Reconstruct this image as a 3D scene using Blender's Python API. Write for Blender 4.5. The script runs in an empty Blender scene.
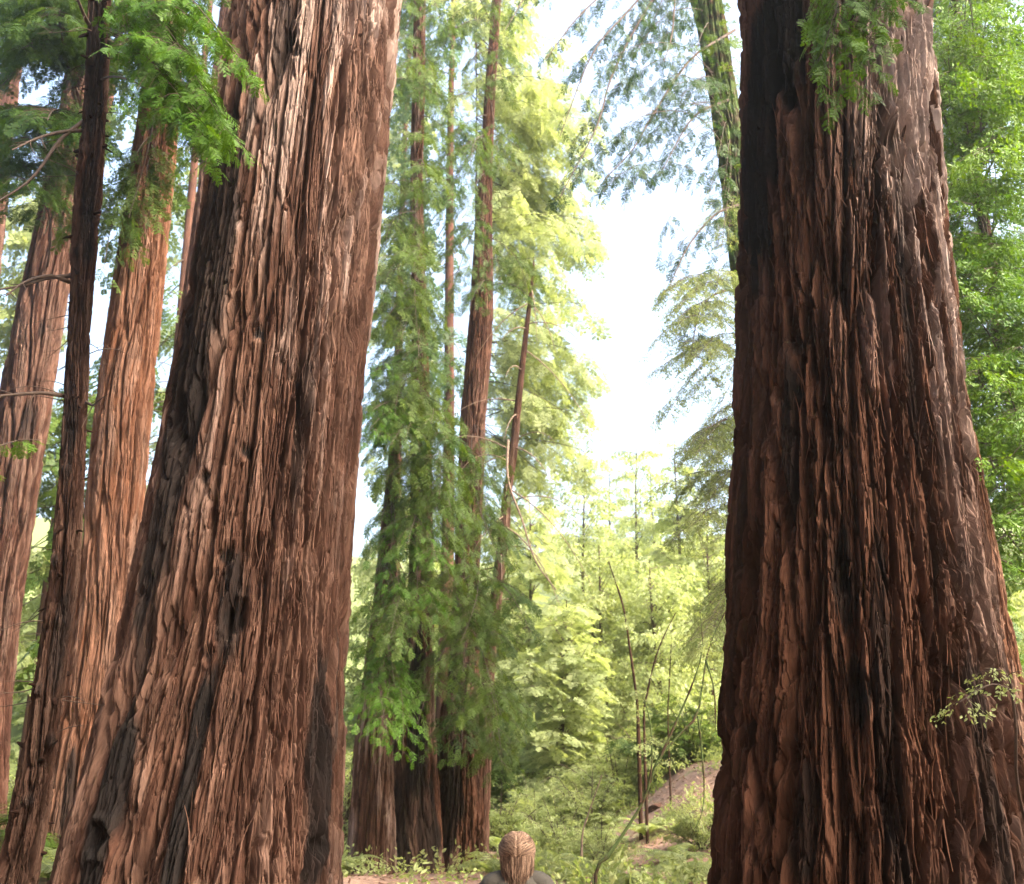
import bpy, math, random
import numpy as np
from mathutils import Vector

rng = np.random.default_rng(7)
random.seed(7)
scene = bpy.context.scene
COL = scene.collection
W, H, F = 1024, 884, 1100.0
PITCH = math.radians(18.0)
EYE = 1.75
cP, sP = math.cos(PITCH), math.sin(PITCH)

# ------------------------------------------------------------------ places
def at(px, py, D):
    """The point at forward distance D that the camera sees at a pixel."""
    dx, dy = (px - 512) / F, (442 - py) / F
    d = np.array([dx, cP - dy * sP, sP + dy * cP])
    t = D / d[1]
    return np.array([0, 0, EYE]) + d * t

def sst(a, b, x):
    t = np.clip((np.asarray(x, float) - a) / (b - a), 0, 1)
    return t * t * (3 - 2 * t)

# ------------------------------------------------------------------ noise
def _h(ix, iy, seed):
    n = (ix.astype(np.int64) * 374761393 + iy.astype(np.int64) * 668265263 + seed * 974711) & 0xffffffff
    n = ((n ^ (n >> 13)) * 1274126177) & 0xffffffff
    n = ((n ^ (n >> 16)) * 2246822519) & 0xffffffff
    n = n ^ (n >> 15)
    return n.astype(np.float64) / 4294967296.0

def noise2(x, y, seed=0):
    ix, iy = np.floor(x), np.floor(y)
    fx, fy = x - ix, y - iy
    fx = fx * fx * fx * (fx * (fx * 6 - 15) + 10); fy = fy * fy * fy * (fy * (fy * 6 - 15) + 10)
    a, b = _h(ix, iy, seed), _h(ix + 1, iy, seed)
    c, d = _h(ix, iy + 1, seed), _h(ix + 1, iy + 1, seed)
    return ((a + (b - a) * fx) * (1 - fy) + (c + (d - c) * fx) * fy) * 2 - 1

def fbm(x, y, seed=0, o=4):
    s = 0; a = 0.5
    for k in range(o):
        s = s + a * noise2(x, y, seed + k * 17); x = x * 2.03 + 3.1; y = y * 2.01 + 1.7; a *= 0.5
    return s

def worley(x, y, seed):
    ix, iy = np.floor(x), np.floor(y)
    f1 = np.full(x.shape, 9.0); f2 = np.full(x.shape, 9.0); cid = np.zeros(x.shape)
    for i in (-1, 0, 1):
        for j in (-1, 0, 1):
            cx, cy = ix + i, iy + j
            d = np.hypot(cx + _h(cx, cy, seed) - x, cy + _h(cx, cy, seed + 5) - y)
            near = d < f1
            f2 = np.where(near, f1, np.minimum(f2, d))
            cid = np.where(near, _h(cx, cy, seed + 9), cid)
            f1 = np.where(near, d, f1)
    return f1, f2, cid

# ------------------------------------------------------------------ mesh helpers
class MB:
    """Collects vertices, quads and tris plus float attributes; build() links them as ONE mesh object."""
    def __init__(s):
        s.v = []; s.q = []; s.t = []; s.n = 0; s.a = {}
    def add(s, v, q=None, t=None, **attrs):
        v = np.asarray(v, float).reshape(-1, 3)
        if q is not None and len(q): s.q.append(np.asarray(q, np.int64) + s.n)
        if t is not None and len(t): s.t.append(np.asarray(t, np.int64) + s.n)
        s.v.append(v)
        for k in set(s.a) | set(attrs):
            lst = s.a.setdefault(k, [])
            have = sum(len(x) for x in lst)
            if have < s.n: lst.append(np.zeros(s.n - have))
            val = attrs.get(k, 0.0)
            lst.append(np.full(len(v), float(val)) if np.isscalar(val) else np.asarray(val, float))
        s.n += len(v)
    def merge(s, o):
        """Append another collector; its faces take the second material."""
        s.split = (sum(len(x) for x in s.q), sum(len(x) for x in s.t))
        n0 = s.n
        keys = set(s.a) | set(o.a); v = np.concatenate(o.v)
        at_ = {k: np.concatenate(o.a[k] + [np.zeros(o.n - sum(len(x) for x in o.a[k]))]) if k in o.a else 0.0 for k in keys}
        s.add(v, np.concatenate(o.q) if o.q else None, np.concatenate(o.t) if o.t else None, **at_)
        return s
    split = None
    def build(s, name, mat, parent=None, smooth=False, loc=None):
        v = np.concatenate(s.v) if s.v else np.zeros((0, 3))
        if loc is not None: v = v - np.asarray(loc)
        q = np.concatenate(s.q) if s.q else np.zeros((0, 4), np.int64)
        t = np.concatenate(s.t) if s.t else np.zeros((0, 3), np.int64)
        me = bpy.data.meshes.new(name)
        me.vertices.add(len(v)); me.vertices.foreach_set('co', v.astype(np.float32).ravel())
        nl = len(q) * 4 + len(t) * 3
        me.loops.add(nl)
        me.loops.foreach_set('vertex_index', np.concatenate([q.ravel(), t.ravel()]).astype(np.int32))
        me.polygons.add(len(q) + len(t))
        st = np.concatenate([np.arange(len(q)) * 4, len(q) * 4 + np.arange(len(t)) * 3]).astype(np.int32)
        me.polygons.foreach_set('loop_start', st)
        me.polygons.foreach_set('use_smooth', np.full(len(q) + len(t), smooth))
        for k, lst in s.a.items():
            at_ = me.attributes.new(k, 'FLOAT', 'POINT')
            at_.data.foreach_set('value', np.concatenate(lst).astype(np.float32))
        if s.split:
            mi = np.zeros(len(q) + len(t), np.int32); mi[s.split[0]:len(q)] = 1; mi[len(q) + s.split[1]:] = 1
            me.polygons.foreach_set('material_index', mi)
        me.update(calc_edges=True); me.validate()
        for x in (mat if isinstance(mat, (list, tuple)) else [mat]): me.materials.append(x)
        o = bpy.data.objects.new(name, me); COL.objects.link(o)
        if parent is not None: o.parent = parent
        if loc is not None and parent is None: o.location = loc
        return o

def tag(o, label=None, cat=None, group=None, kind=None):
    if label: o['label'] = label
    if cat: o['category'] = cat
    if group: o['group'] = group
    if kind: o['kind'] = kind
    return o

def empty(name, loc, label, cat, group=None):
    o = bpy.data.objects.new(name, None); COL.objects.link(o); o.location = [float(c) for c in loc]
    o.empty_display_size = 0.2
    return tag(o, label, cat, group)

def copy_tree(o, parent=None):
    c = o.copy(); COL.objects.link(c); c.parent = parent
    for ch in list(o.children): copy_tree(ch, c)
    return c

def unit(v): return v / max(np.linalg.norm(v), 1e-9)

def tube(mb, pts, rad, sides=6, **attrs):
    pts = np.asarray(pts, float); n = len(pts); rad = np.asarray(rad, float)
    tan = np.gradient(pts, axis=0); tan /= np.linalg.norm(tan, axis=1)[:, None] + 1e-9
    ref = np.array([0.31, 0.17, 0.93]) if abs(tan[:, 2]).mean() < 0.8 else np.array([0.95, 0.3, 0.05])
    b = np.cross(tan, ref); b /= np.linalg.norm(b, axis=1)[:, None] + 1e-9
    c = np.cross(tan, b)
    a = np.arange(sides) / sides * 2 * np.pi
    v = pts[:, None] + rad[:, None, None] * (np.cos(a)[None, :, None] * b[:, None] + np.sin(a)[None, :, None] * c[:, None])
    i = np.arange(n - 1)[:, None]; j = np.arange(sides)[None]
    q = np.stack([i * sides + j, i * sides + (j + 1) % sides, (i + 1) * sides + (j + 1) % sides, (i + 1) * sides + j], -1).reshape(-1, 4)
    mb.add(v, q, **attrs)

def bez(p0, p1, p2, n):
    t = np.linspace(0, 1, n)[:, None]
    return (1 - t) ** 2 * p0 + 2 * t * (1 - t) * p1 + t * t * p2

def poly(pts, n):
    """A smooth path through the points (Catmull-Rom)."""
    p = np.asarray(pts, float); p = np.vstack([2 * p[0] - p[1], p, 2 * p[-1] - p[-2]])
    m = len(p) - 3; out = []
    for s in np.linspace(0, m - 1e-6, n):
        i = int(s); t = s - i; a, b, c, d = p[i:i + 4]
        out.append(0.5 * (2 * b + (c - a) * t + (2 * a - 5 * b + 4 * c - d) * t * t + (3 * b - a - 3 * c + d) * t ** 3))
    return np.array(out)

# ------------------------------------------------------------------ materials
def mat(name):
    m = bpy.data.materials.new(name); m.use_nodes = True
    nt = m.node_tree; nt.nodes.clear()
    return m, nt, nt.nodes, nt.links

def attr(N, name):
    a = N.new('ShaderNodeAttribute'); a.attribute_name = name; return a.outputs['Fac']

def ramp(N, L, fac, stops):
    r = N.new('ShaderNodeValToRGB'); e = r.color_ramp.elements
    while len(e) < len(stops): e.new(0.5)
    for k, (p, c) in enumerate(stops):
        e[k].position = p; e[k].color = (*c, 1)
    L.new(fac, r.inputs['Fac']); return r.outputs['Color']

def math_(N, L, op, a, b):
    m = N.new('ShaderNodeMath'); m.operation = op
    for k, x in enumerate((a, b)):
        if isinstance(x, (int, float)): m.inputs[k].default_value = x
        else: L.new(x, m.inputs[k])
    return m.outputs[0]

def mixc(N, L, fac, a, b, mode='MIX'):
    m = N.new('ShaderNodeMix'); m.data_type = 'RGBA'; m.blend_type = mode
    for idx, x in ((0, fac), (6, a), (7, b)):
        if isinstance(x, (int, float)): m.inputs[idx].default_value = x
        elif isinstance(x, tuple): m.inputs[idx].default_value = (*x, 1)
        else: L.new(x, m.inputs[idx])
    return m.outputs[2]

def noise_node(N, L, vec, scale, detail=4, rough=0.6):
    n = N.new('ShaderNodeTexNoise'); n.inputs['Scale'].default_value = scale
    n.inputs['Detail'].default_value = detail; n.inputs['Roughness'].default_value = rough
    if vec is not None: L.new(vec, n.inputs['Vector'])
    return n.outputs['Fac']

def bark_mat(name, red, mid, grey, char=(0.012, 0.011, 0.011), bump=0.9, moss=None, moss_amt=0.0):
    """Fibrous bark: per-strip tint, grey strips (weathering, and on the giants painted light), scorched patches, all carried by the mesh; fine fibre bump."""
    m, nt, N, L = mat(name)
    out = N.new('ShaderNodeOutputMaterial'); b = N.new('ShaderNodeBsdfPrincipled')
    b.inputs['Roughness'].default_value = 0.95; b.inputs['Specular IOR Level'].default_value = 0.06
    cx = N.new('ShaderNodeCombineXYZ')
    L.new(math_(N, L, 'MULTIPLY', attr(N, 'bark_u'), 1.0), cx.inputs[0])
    L.new(math_(N, L, 'MULTIPLY', attr(N, 'bark_z'), 0.045), cx.inputs[1])
    fib = noise_node(N, L, cx.outputs[0], 62, 5, 0.65)
    fib2 = noise_node(N, L, cx.outputs[0], 26, 4, 0.75)
    tc = N.new('ShaderNodeTexCoord')
    blotch = noise_node(N, L, tc.outputs['Object'], 2.3, 5, 0.6)
    f = math_(N, L, 'ADD', math_(N, L, 'MULTIPLY', attr(N, 'tint'), 0.55), math_(N, L, 'MULTIPLY', fib, 0.45))
    col = ramp(N, L, f, [(0.12, tuple(c * 0.4 for c in red)), (0.42, red), (0.62, mid), (0.88, tuple(min(1, c * 1.5) for c in mid))])
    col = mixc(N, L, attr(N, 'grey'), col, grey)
    v = ramp(N, L, blotch, [(0.3, (0.62, 0.60, 0.60)), (0.7, (1.25, 1.2, 1.16))])
    col = mixc(N, L, 1.0, col, v, 'MULTIPLY')
    v2 = ramp(N, L, fib2, [(0.34, (0.50, 0.47, 0.46)), (0.5, (0.95, 0.95, 0.95)), (0.66, (1.4, 1.4, 1.42))])
    col = mixc(N, L, 0.9, col, v2, 'MULTIPLY')
    col = mixc(N, L, attr(N, 'char'), col, char)
    if moss:
        ms = ramp(N, L, noise_node(N, L, tc.outputs['Object'], 3.1, 6, 0.7), [(0.62 - moss_amt, (0, 0, 0)), (0.68 - moss_amt + .05, (1, 1, 1))])
        col = mixc(N, L, ms, col, moss)
    L.new(col, b.inputs['Base Color'])
    bp = N.new('ShaderNodeBump'); bp.inputs['Strength'].default_value = bump; bp.inputs['Distance'].default_value = 0.02
    L.new(math_(N, L, 'ADD', fib, math_(N, L, 'MULTIPLY', fib2, 0.4)), bp.inputs['Height'])
    L.new(bp.outputs[0], b.inputs['Normal']); L.new(b.outputs[0], out.inputs[0])
    return m

def leaf_mat(name, dark, light, trans=0.45, tcol=None, rough=0.5):
    m, nt, N, L = mat(name)
    out = N.new('ShaderNodeOutputMaterial'); b = N.new('ShaderNodeBsdfPrincipled')
    b.inputs['Roughness'].default_value = rough; b.inputs['Specular IOR Level'].default_value = 0.18
    col = ramp(N, L, attr(N, 'tint'), [(0.05, dark), (0.95, light)])
    L.new(col, b.inputs['Base Color'])
    tr = N.new('ShaderNodeBsdfTranslucent')
    tc = mixc(N, L, 1.0, col, tcol or (1.7, 1.5, 0.6), 'MULTIPLY')
    L.new(tc, tr.inputs['Color'])
    mx = N.new('ShaderNodeMixShader'); mx.inputs[0].default_value = trans
    L.new(b.outputs[0], mx.inputs[1]); L.new(tr.outputs[0], mx.inputs[2]); L.new(mx.outputs[0], out.inputs[0])
    return m

def plain_mat(name, col, rough=0.8, var=0.25, scale=14):
    m, nt, N, L = mat(name)
    out = N.new('ShaderNodeOutputMaterial'); b = N.new('ShaderNodeBsdfPrincipled')
    b.inputs['Roughness'].default_value = rough; b.inputs['Specular IOR Level'].default_value = 0.25
    tc = N.new('ShaderNodeTexCoord')
    n = noise_node(N, L, tc.outputs['Object'], scale, 5, 0.65)
    c = ramp(N, L, n, [(0.3, tuple(x * (1 - var) for x in col)), (0.7, tuple(min(1, x * (1 + var)) for x in col))])
    L.new(c, b.inputs['Base Color'])
    bp = N.new('ShaderNodeBump'); bp.inputs['Strength'].default_value = 0.3; bp.inputs['Distance'].default_value = 0.01
    L.new(n, bp.inputs['Height']); L.new(bp.outputs[0], b.inputs['Normal']); L.new(b.outputs[0], out.inputs[0])
    return m

M = {}
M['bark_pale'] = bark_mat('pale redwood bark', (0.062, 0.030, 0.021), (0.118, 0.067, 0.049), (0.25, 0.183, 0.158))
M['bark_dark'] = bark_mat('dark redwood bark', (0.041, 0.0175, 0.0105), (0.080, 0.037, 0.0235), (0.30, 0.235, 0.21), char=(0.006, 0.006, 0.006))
M['bark_orange'] = bark_mat('orange redwood bark', (0.085, 0.035, 0.019), (0.13, 0.062, 0.039), (0.16, 0.105, 0.082))
M['bark_red'] = bark_mat('red brown bark', (0.055, 0.025, 0.018), (0.09, 0.046, 0.034), (0.13, 0.085, 0.068))
M['bark_brown'] = bark_mat('knobbly brown bark', (0.022, 0.0105, 0.0075), (0.044, 0.023, 0.017), (0.07, 0.047, 0.037))
M['bark_moss'] = bark_mat('mossy bark', (0.04, 0.024, 0.017), (0.07, 0.044, 0.03), (0.10, 0.08, 0.062), moss=(0.065, 0.09, 0.032), moss_amt=0.2)
M['twig'] = plain_mat('dark twig wood', (0.05, 0.032, 0.024))
M['deadwood'] = plain_mat('grey dead wood', (0.19, 0.13, 0.10))
M['leaf_vivid'] = leaf_mat('vivid green needles', (0.022, 0.066, 0.004), (0.070, 0.150, 0.008), 0.32)
M['leaf_dark'] = leaf_mat('dark green needles', (0.011, 0.034, 0.005), (0.038, 0.078, 0.012), 0.32)
M['leaf_mid'] = leaf_mat('mid green needles', (0.028, 0.062, 0.009), (0.085, 0.13, 0.022), 0.38)
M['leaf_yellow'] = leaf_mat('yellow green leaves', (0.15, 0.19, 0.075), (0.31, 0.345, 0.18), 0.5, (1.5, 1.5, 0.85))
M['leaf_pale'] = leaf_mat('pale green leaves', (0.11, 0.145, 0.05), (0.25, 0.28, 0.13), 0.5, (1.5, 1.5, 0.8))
M['leaf_deep'] = leaf_mat('deep green needles', (0.018, 0.048, 0.006), (0.06, 0.115, 0.014), 0.34)
M['leaf_bright'] = leaf_mat('sunny green leaves', (0.028, 0.082, 0.004), (0.088, 0.165, 0.008), 0.34)
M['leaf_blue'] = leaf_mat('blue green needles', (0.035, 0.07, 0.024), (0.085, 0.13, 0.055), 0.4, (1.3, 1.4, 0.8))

# ------------------------------------------------------------------ foliage templates: a frond of unit length along +X, flat in XY
def needle_frond(seed, ntw=13, npair=9, nl=0.075, nw=0.016):
    r = np.random.default_rng(seed); vs = []; tw = []
    def diamond(p, d, l, w, nz):
        d = unit(d); s = unit(np.cross(d, nz))
        vs.append([p, p + d * l * .45 + s * w, p + d * l, p + d * l * .45 - s * w])
    def stem(p, e, w):
        s = unit(np.cross(e - p, [0, 0, 1])) * w; vs.append([p - s, p + s, e + s * .4, e - s * .4])
    bend = r.uniform(-.25, -.05)
    ax = lambda t: np.array([t, 0.05 * math.sin(t * 3), bend * t * t])
    for k in range(5): stem(ax(k / 5), ax((k + 1) / 5), 0.006)
    for i in range(ntw):
        t = 0.08 + 0.9 * i / ntw + r.uniform(-.02, .02)
        sgn = 1 if i % 2 else -1
        ln = (0.46 * (1 - t) ** 0.7 + 0.1) * r.uniform(.65, 1.15) * min(1, .45 + t * 2)
        a = r.uniform(.7, 1.05) * sgn
        d = np.array([math.cos(a), math.sin(a), r.uniform(-.25, .1)])
        p = ax(t); stem(p, p + d * ln, 0.004)
        nz = np.array([r.uniform(-.3, .3), r.uniform(-.3, .3), 1.0])
        for k in range(npair):
            q = p + d * ln * (k + 0.6) / npair + np.array([0, 0, -.12 * ln * (k / npair) ** 2])
            lk = nl * (1 - 0.5 * (k / npair) ** 2) * r.uniform(.75, 1.2)
            for s2 in (1, -1):
                c, s_ = math.cos(s2 * .85), math.sin(s2 * .85)
                e = np.array([d[0] * c - d[1] * s_, d[0] * s_ + d[1] * c, d[2] + r.uniform(-.2, .15)])
                diamond(q, e, lk, nw * .5, nz)
    v = np.array(vs).reshape(-1, 3)
    return v, np.arange(len(v)).reshape(-1, 4)

def leaf_twig(seed, n=16, ls=0.2, lw=0.085, spread=0.42):
    """A twig of folded oval leaves."""
    r = np.random.default_rng(seed); vs = []
    for k in range(n):
        t = r.uniform(.05, 1)
        p = np.array([t, r.normal(0, spread * .35), r.normal(0, spread * .22)])
        d = unit(np.array([r.uniform(.1, 1), r.uniform(-1, 1), r.uniform(-.7, .15)]))
        nz = unit(np.array([r.normal(0, .45), r.normal(0, .45), 1.0])); s = unit(np.cross(d, nz)); nn = np.cross(s, d)
        l = ls * r.uniform(.6, 1.2); w = lw * r.uniform(.7, 1.2)
        a, b = p, p + d * l
        for s2 in (1, -1):
            e1 = p + d * l * .28 + s * w * .5 * s2 + nn * w * .15; e2 = p + d * l * .68 + s * w * .42 * s2 + nn * w * .15
            vs.append([a, e1, e2, b])
    for k in range(4):
        s = np.array([0, .006, 0]); vs.append([[k / 4, 0, 0] - s, [k / 4, 0, 0] + s, [(k + 1) / 4, 0, 0] + s, [(k + 1) / 4, 0, 0] - s])
    v = np.array(vs, dtype=float).reshape(-1, 3)
    return v, np.arange(len(v)).reshape(-1, 4)

TPL = {
    'fine': [needle_frond(s, 11, 7, 0.085, 0.042) for s in range(5)],
    'mid': [needle_frond(20 + s, 9, 5, 0.105, 0.062) for s in range(5)],
    'far': [needle_frond(40 + s, 7, 3, 0.16, 0.11) for s in range(5)],
    'leaf': [leaf_twig(60 + s) for s in range(5)],
    'leaffar': [leaf_twig(80 + s, 11, 0.27, 0.15, 0.6) for s in range(5)],
}

def place(mb, kind, pos, dirs, up, size, tint):
    """Put one frond at each pos, growing along dirs, lying across up."""
    pos = np.asarray(pos, float).reshape(-1, 3); k = len(pos)
    if not k: return
    X = np.asarray(dirs, float).reshape(-1, 3); X = X / (np.linalg.norm(X, axis=1)[:, None] + 1e-9)
    U = np.broadcast_to(np.asarray(up, float), X.shape)
    Y = np.cross(U, X); Y /= np.linalg.norm(Y, axis=1)[:, None] + 1e-9
    Z = np.cross(X, Y); size = np.broadcast_to(size, (k,)); tint = np.broadcast_to(tint, (k,))
    which = rng.integers(0, len(TPL[kind]), k)
    for w in range(len(TPL[kind])):
        s = np.nonzero(which == w)[0]
        if not len(s): continue
        v, q = TPL[kind][w]
        B = np.stack([X[s], Y[s], Z[s]], 1) * size[s][:, None, None]
        vv = np.einsum('nj,kji->kni', v, B) + pos[s][:, None]
        qq = (q[None] + (np.arange(len(s)) * len(v))[:, None, None]).reshape(-1, 4)
        tn = np.repeat(tint[s], len(v)) + rng.normal(0, .06, len(s) * len(v) // 4).repeat(4)
        mb.add(vv, qq, tint=np.clip(tn, 0, 1))

def leafy_limb(wood, leaves, path, r0, kind, size, dens=9.0, side=0.45, droop=0.35, tint=0.5, t0=0.15, bare=False):
    """A limb along path with side twigs that carry fronds. dens: twigs per metre; side: twig length as a share of what is left."""
    n = len(path); seg = np.linalg.norm(np.diff(path, axis=0), axis=1); L = seg.sum()
    rad = np.maximum(r0 * np.linspace(1, 0.18, n) ** 0.9, 0.003)
    tube(wood, path, rad, 5, bark_u=0.3, bark_z=0.2, tint=float(rng.uniform(.3, .7)))
    if bare: return
    cum = np.concatenate([[0], np.cumsum(seg)]) / L
    m = max(2, int(L * dens)); ts = np.sort(rng.uniform(t0, 1.0, m))
    P, Dv, S, T = [], [], [], []
    lt = tint + rng.normal(0, .08)
    for i, t in enumerate(ts):
        p = np.array([np.interp(t, cum, path[:, k]) for k in range(3)])
        k = min(n - 2, int(t * (n - 1))); d = unit(path[k + 1] - path[k])
        hor = unit(np.cross(d, [0, 0, 1]) + 1e-6) * (1 if i % 2 else -1)
        ln = min(side * L * (1.05 - t) + .12, size * 3.2) * rng.uniform(.5, 1.1)
        dd = unit(d * rng.uniform(.35, .9) + hor * rng.uniform(.5, 1.1) + np.array([0, 0, rng.uniform(-.25, .2)]))
        e = p + dd * ln + np.array([0, 0, -droop * ln])
        tw = bez(p, p + dd * ln * .55, e, 5)
        tube(wood, tw, np.linspace(max(.0035, r0 * .18), .002, 5), 3, bark_u=0.3, bark_z=.2, tint=.5)
        nf = max(2, int(ln / (size * .34)))
        for j in range(nf):
            u = (j + rng.uniform(.3, .9)) / nf
            q = tw[0] * (1 - u) ** 2 + 2 * u * (1 - u) * tw[2] + u * u * tw[4] if False else bez(tw[0], tw[2] * 2 - (tw[0] + tw[4]) / 2, tw[4], 2)[0] * 0 + np.array([np.interp(u * 4, range(5), tw[:, c]) for c in range(3)])
            td = unit(tw[-1] - tw[0])
            sd = unit(np.cross(td, [0, 0, 1]) + 1e-6) * (1 if j % 2 else -1)
            P.append(q); Dv.append(unit(td + sd * rng.uniform(.2, .9) + np.array([0, 0, rng.uniform(-.5, .05) - droop * .5])))
            S.append(size * rng.uniform(.6, 1.15)); T.append(lt + rng.normal(0, .12))
    U = np.array([0, 0, 1.0]) + rng.normal(0, .35, (len(P), 3))
    place(leaves, kind, P, Dv, U, np.array(S), np.array(T))

# ------------------------------------------------------------------ trunks
def bark_field(u, z, seed, sc, depth):
    uu = u + sc * (0.11 * noise2(u * .8 / sc, z * .22 / sc, seed) + 0.035 * noise2(u * 2.6 / sc, z * .6 / sc, seed + 1) + 0.008 * noise2(u * 10 / sc, z * 3.5 / sc, seed + 2))
    zz = z + sc * (0.16 * noise2(uu * 26 / sc, z * .6 / sc, seed + 3) + 0.35 * noise2(uu * 2 / sc, z * .3 / sc, seed + 4))
    a1, b1, i1 = worley(uu / (.30 * sc), zz / (3.4 * sc), seed + 10)
    a2, b2, i2 = worley(uu / (.115 * sc), zz / (1.25 * sc), seed + 20)
    a3, b3, i3 = worley(uu / (.038 * sc), zz / (.36 * sc), seed + 30)
    e1, e2, e3 = b1 - a1, b2 - a2, b3 - a3
    open_ = 0.55 + 0.45 * noise2(uu * .9 / sc, z * .35 / sc, seed + 6)      # furrows open and close along the trunk
    d = -0.10 * (1 - sst(.02, .22, e1)) * (0.5 + open_) + 0.018 * (i1 - .5)
    d += -0.045 * (1 - sst(.01, .15, e2)) + 0.02 * (i2 - .5)
    d += -0.016 * (1 - sst(.01, .16, e3)) + 0.019 * (i3 - .5)
    for fq, zq, wd, dp, sd_ in ((6.5, .26, .13, .085, 14), (17, .8, .12, .030, 15), (38, 1.7, .16, .014, 16)):   # long vertical cracks that open and close
        c_ = np.abs(noise2(uu * fq / sc, zz * zq / sc, seed + sd_)); k_ = sst(-.25, .35, noise2(uu * fq * .4 / sc, z * zq * .9 / sc, seed + sd_ + 30))
        d -= dp * (1 - sst(.0, wd, c_)) * k_
    d += 0.005 * fbm(uu * 26 / sc, z * 11 / sc, seed + 12) - 0.025 * sst(.40, .62, noise2(uu * 26 / sc, z * 4.5 / sc, seed + 18)) * sst(-.1, .5, noise2(uu * 3 / sc, z * .7 / sc, seed + 19))
    d += 0.017 * noise2(uu * 27 / sc, zz * .75 / sc, seed + 17) + 0.011 * noise2(uu * 55 / sc, z * 1.5 / sc, seed + 7) + 0.004 * noise2(uu * 150 / sc, z * 9 / sc, seed + 8)
    tint = np.clip(.40 * i2 + .35 * i3 + .25 * i1 + .12 * noise2(uu * 6 / sc, z * .9 / sc, seed + 11), 0, 1)
    ridge = sst(.12, .6, e1)
    return d * depth * sc, tint, i2, i3, ridge, uu

class Trunk:
    """A trunk whose two edges were read at several heights; D is its distance."""
    def __init__(s, D, samples, top, r_top=0.2, ground=None, lean_top=None):
        z, cx, r = [], [], []
        for py, xl, xr in samples:
            a, b = at(xl, py, D), at(xr, py, D)
            z.append(a[2]); cx.append((a[0] + b[0]) / 2); r.append((b[0] - a[0]) / 2)
        o = np.argsort(z); z, cx, r = np.array(z)[o], np.array(cx)[o], np.array(r)[o]
        g = ground_h(cx[0], D) if ground is None else ground
        if z[0] > g - .3:
            k = (z[0] - (g - .3)); sl = (cx[1] - cx[0]) / (z[1] - z[0]); rs = min(0, (r[1] - r[0]) / (z[1] - z[0]))
            z = np.r_[g - .3, z]; cx = np.r_[cx[0] - sl * k, cx]; r = np.r_[r[0] - rs * k * .8, r]
        if top > z[-1]:
            sl = (cx[-1] - cx[-3]) / (z[-1] - z[-3]) if lean_top is None else lean_top
            k = top - z[-1]; z = np.r_[z, z[-1] + k * .5, top]; cx = np.r_[cx, cx[-1] + sl * k * .5, cx[-1] + sl * k]
            r = np.r_[r, (r[-1] + r_top) / 2, r_top]
        s.z, s.cx, s.r, s.D = z, cx, r, D
        zz = np.linspace(z[0], z[-1], 240)                # smooth the traced edges
        k = np.ones(9) / 9
        f = lambda a: np.convolve(np.pad(np.interp(zz, z, a), 4, mode='reflect', reflect_type='odd'), k, 'valid')
        s.zs, s.cs, s.rs = zz, f(cx), f(r)
        s.base = np.array([cx[0], D, g])
    def c(s, z): return np.interp(z, s.zs, s.cs)
    def R(s, z): return np.interp(z, s.zs, s.rs)
    def pt(s, z, th=0.0, k=1.0):
        r = s.R(z) * k
        return np.array([s.c(z) + r * math.sin(th), s.D - r * math.cos(th), z])
    def front(s, px, py):
        """(angle, height) of the bark seen at a pixel."""
        p = at(px, py, s.D - s.R(at(px, py, s.D)[2]) * .8)
        q = np.clip((p[0] - s.c(p[2])) / s.R(p[2]), -.97, .97)
        return math.asin(q), p[2]

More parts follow.
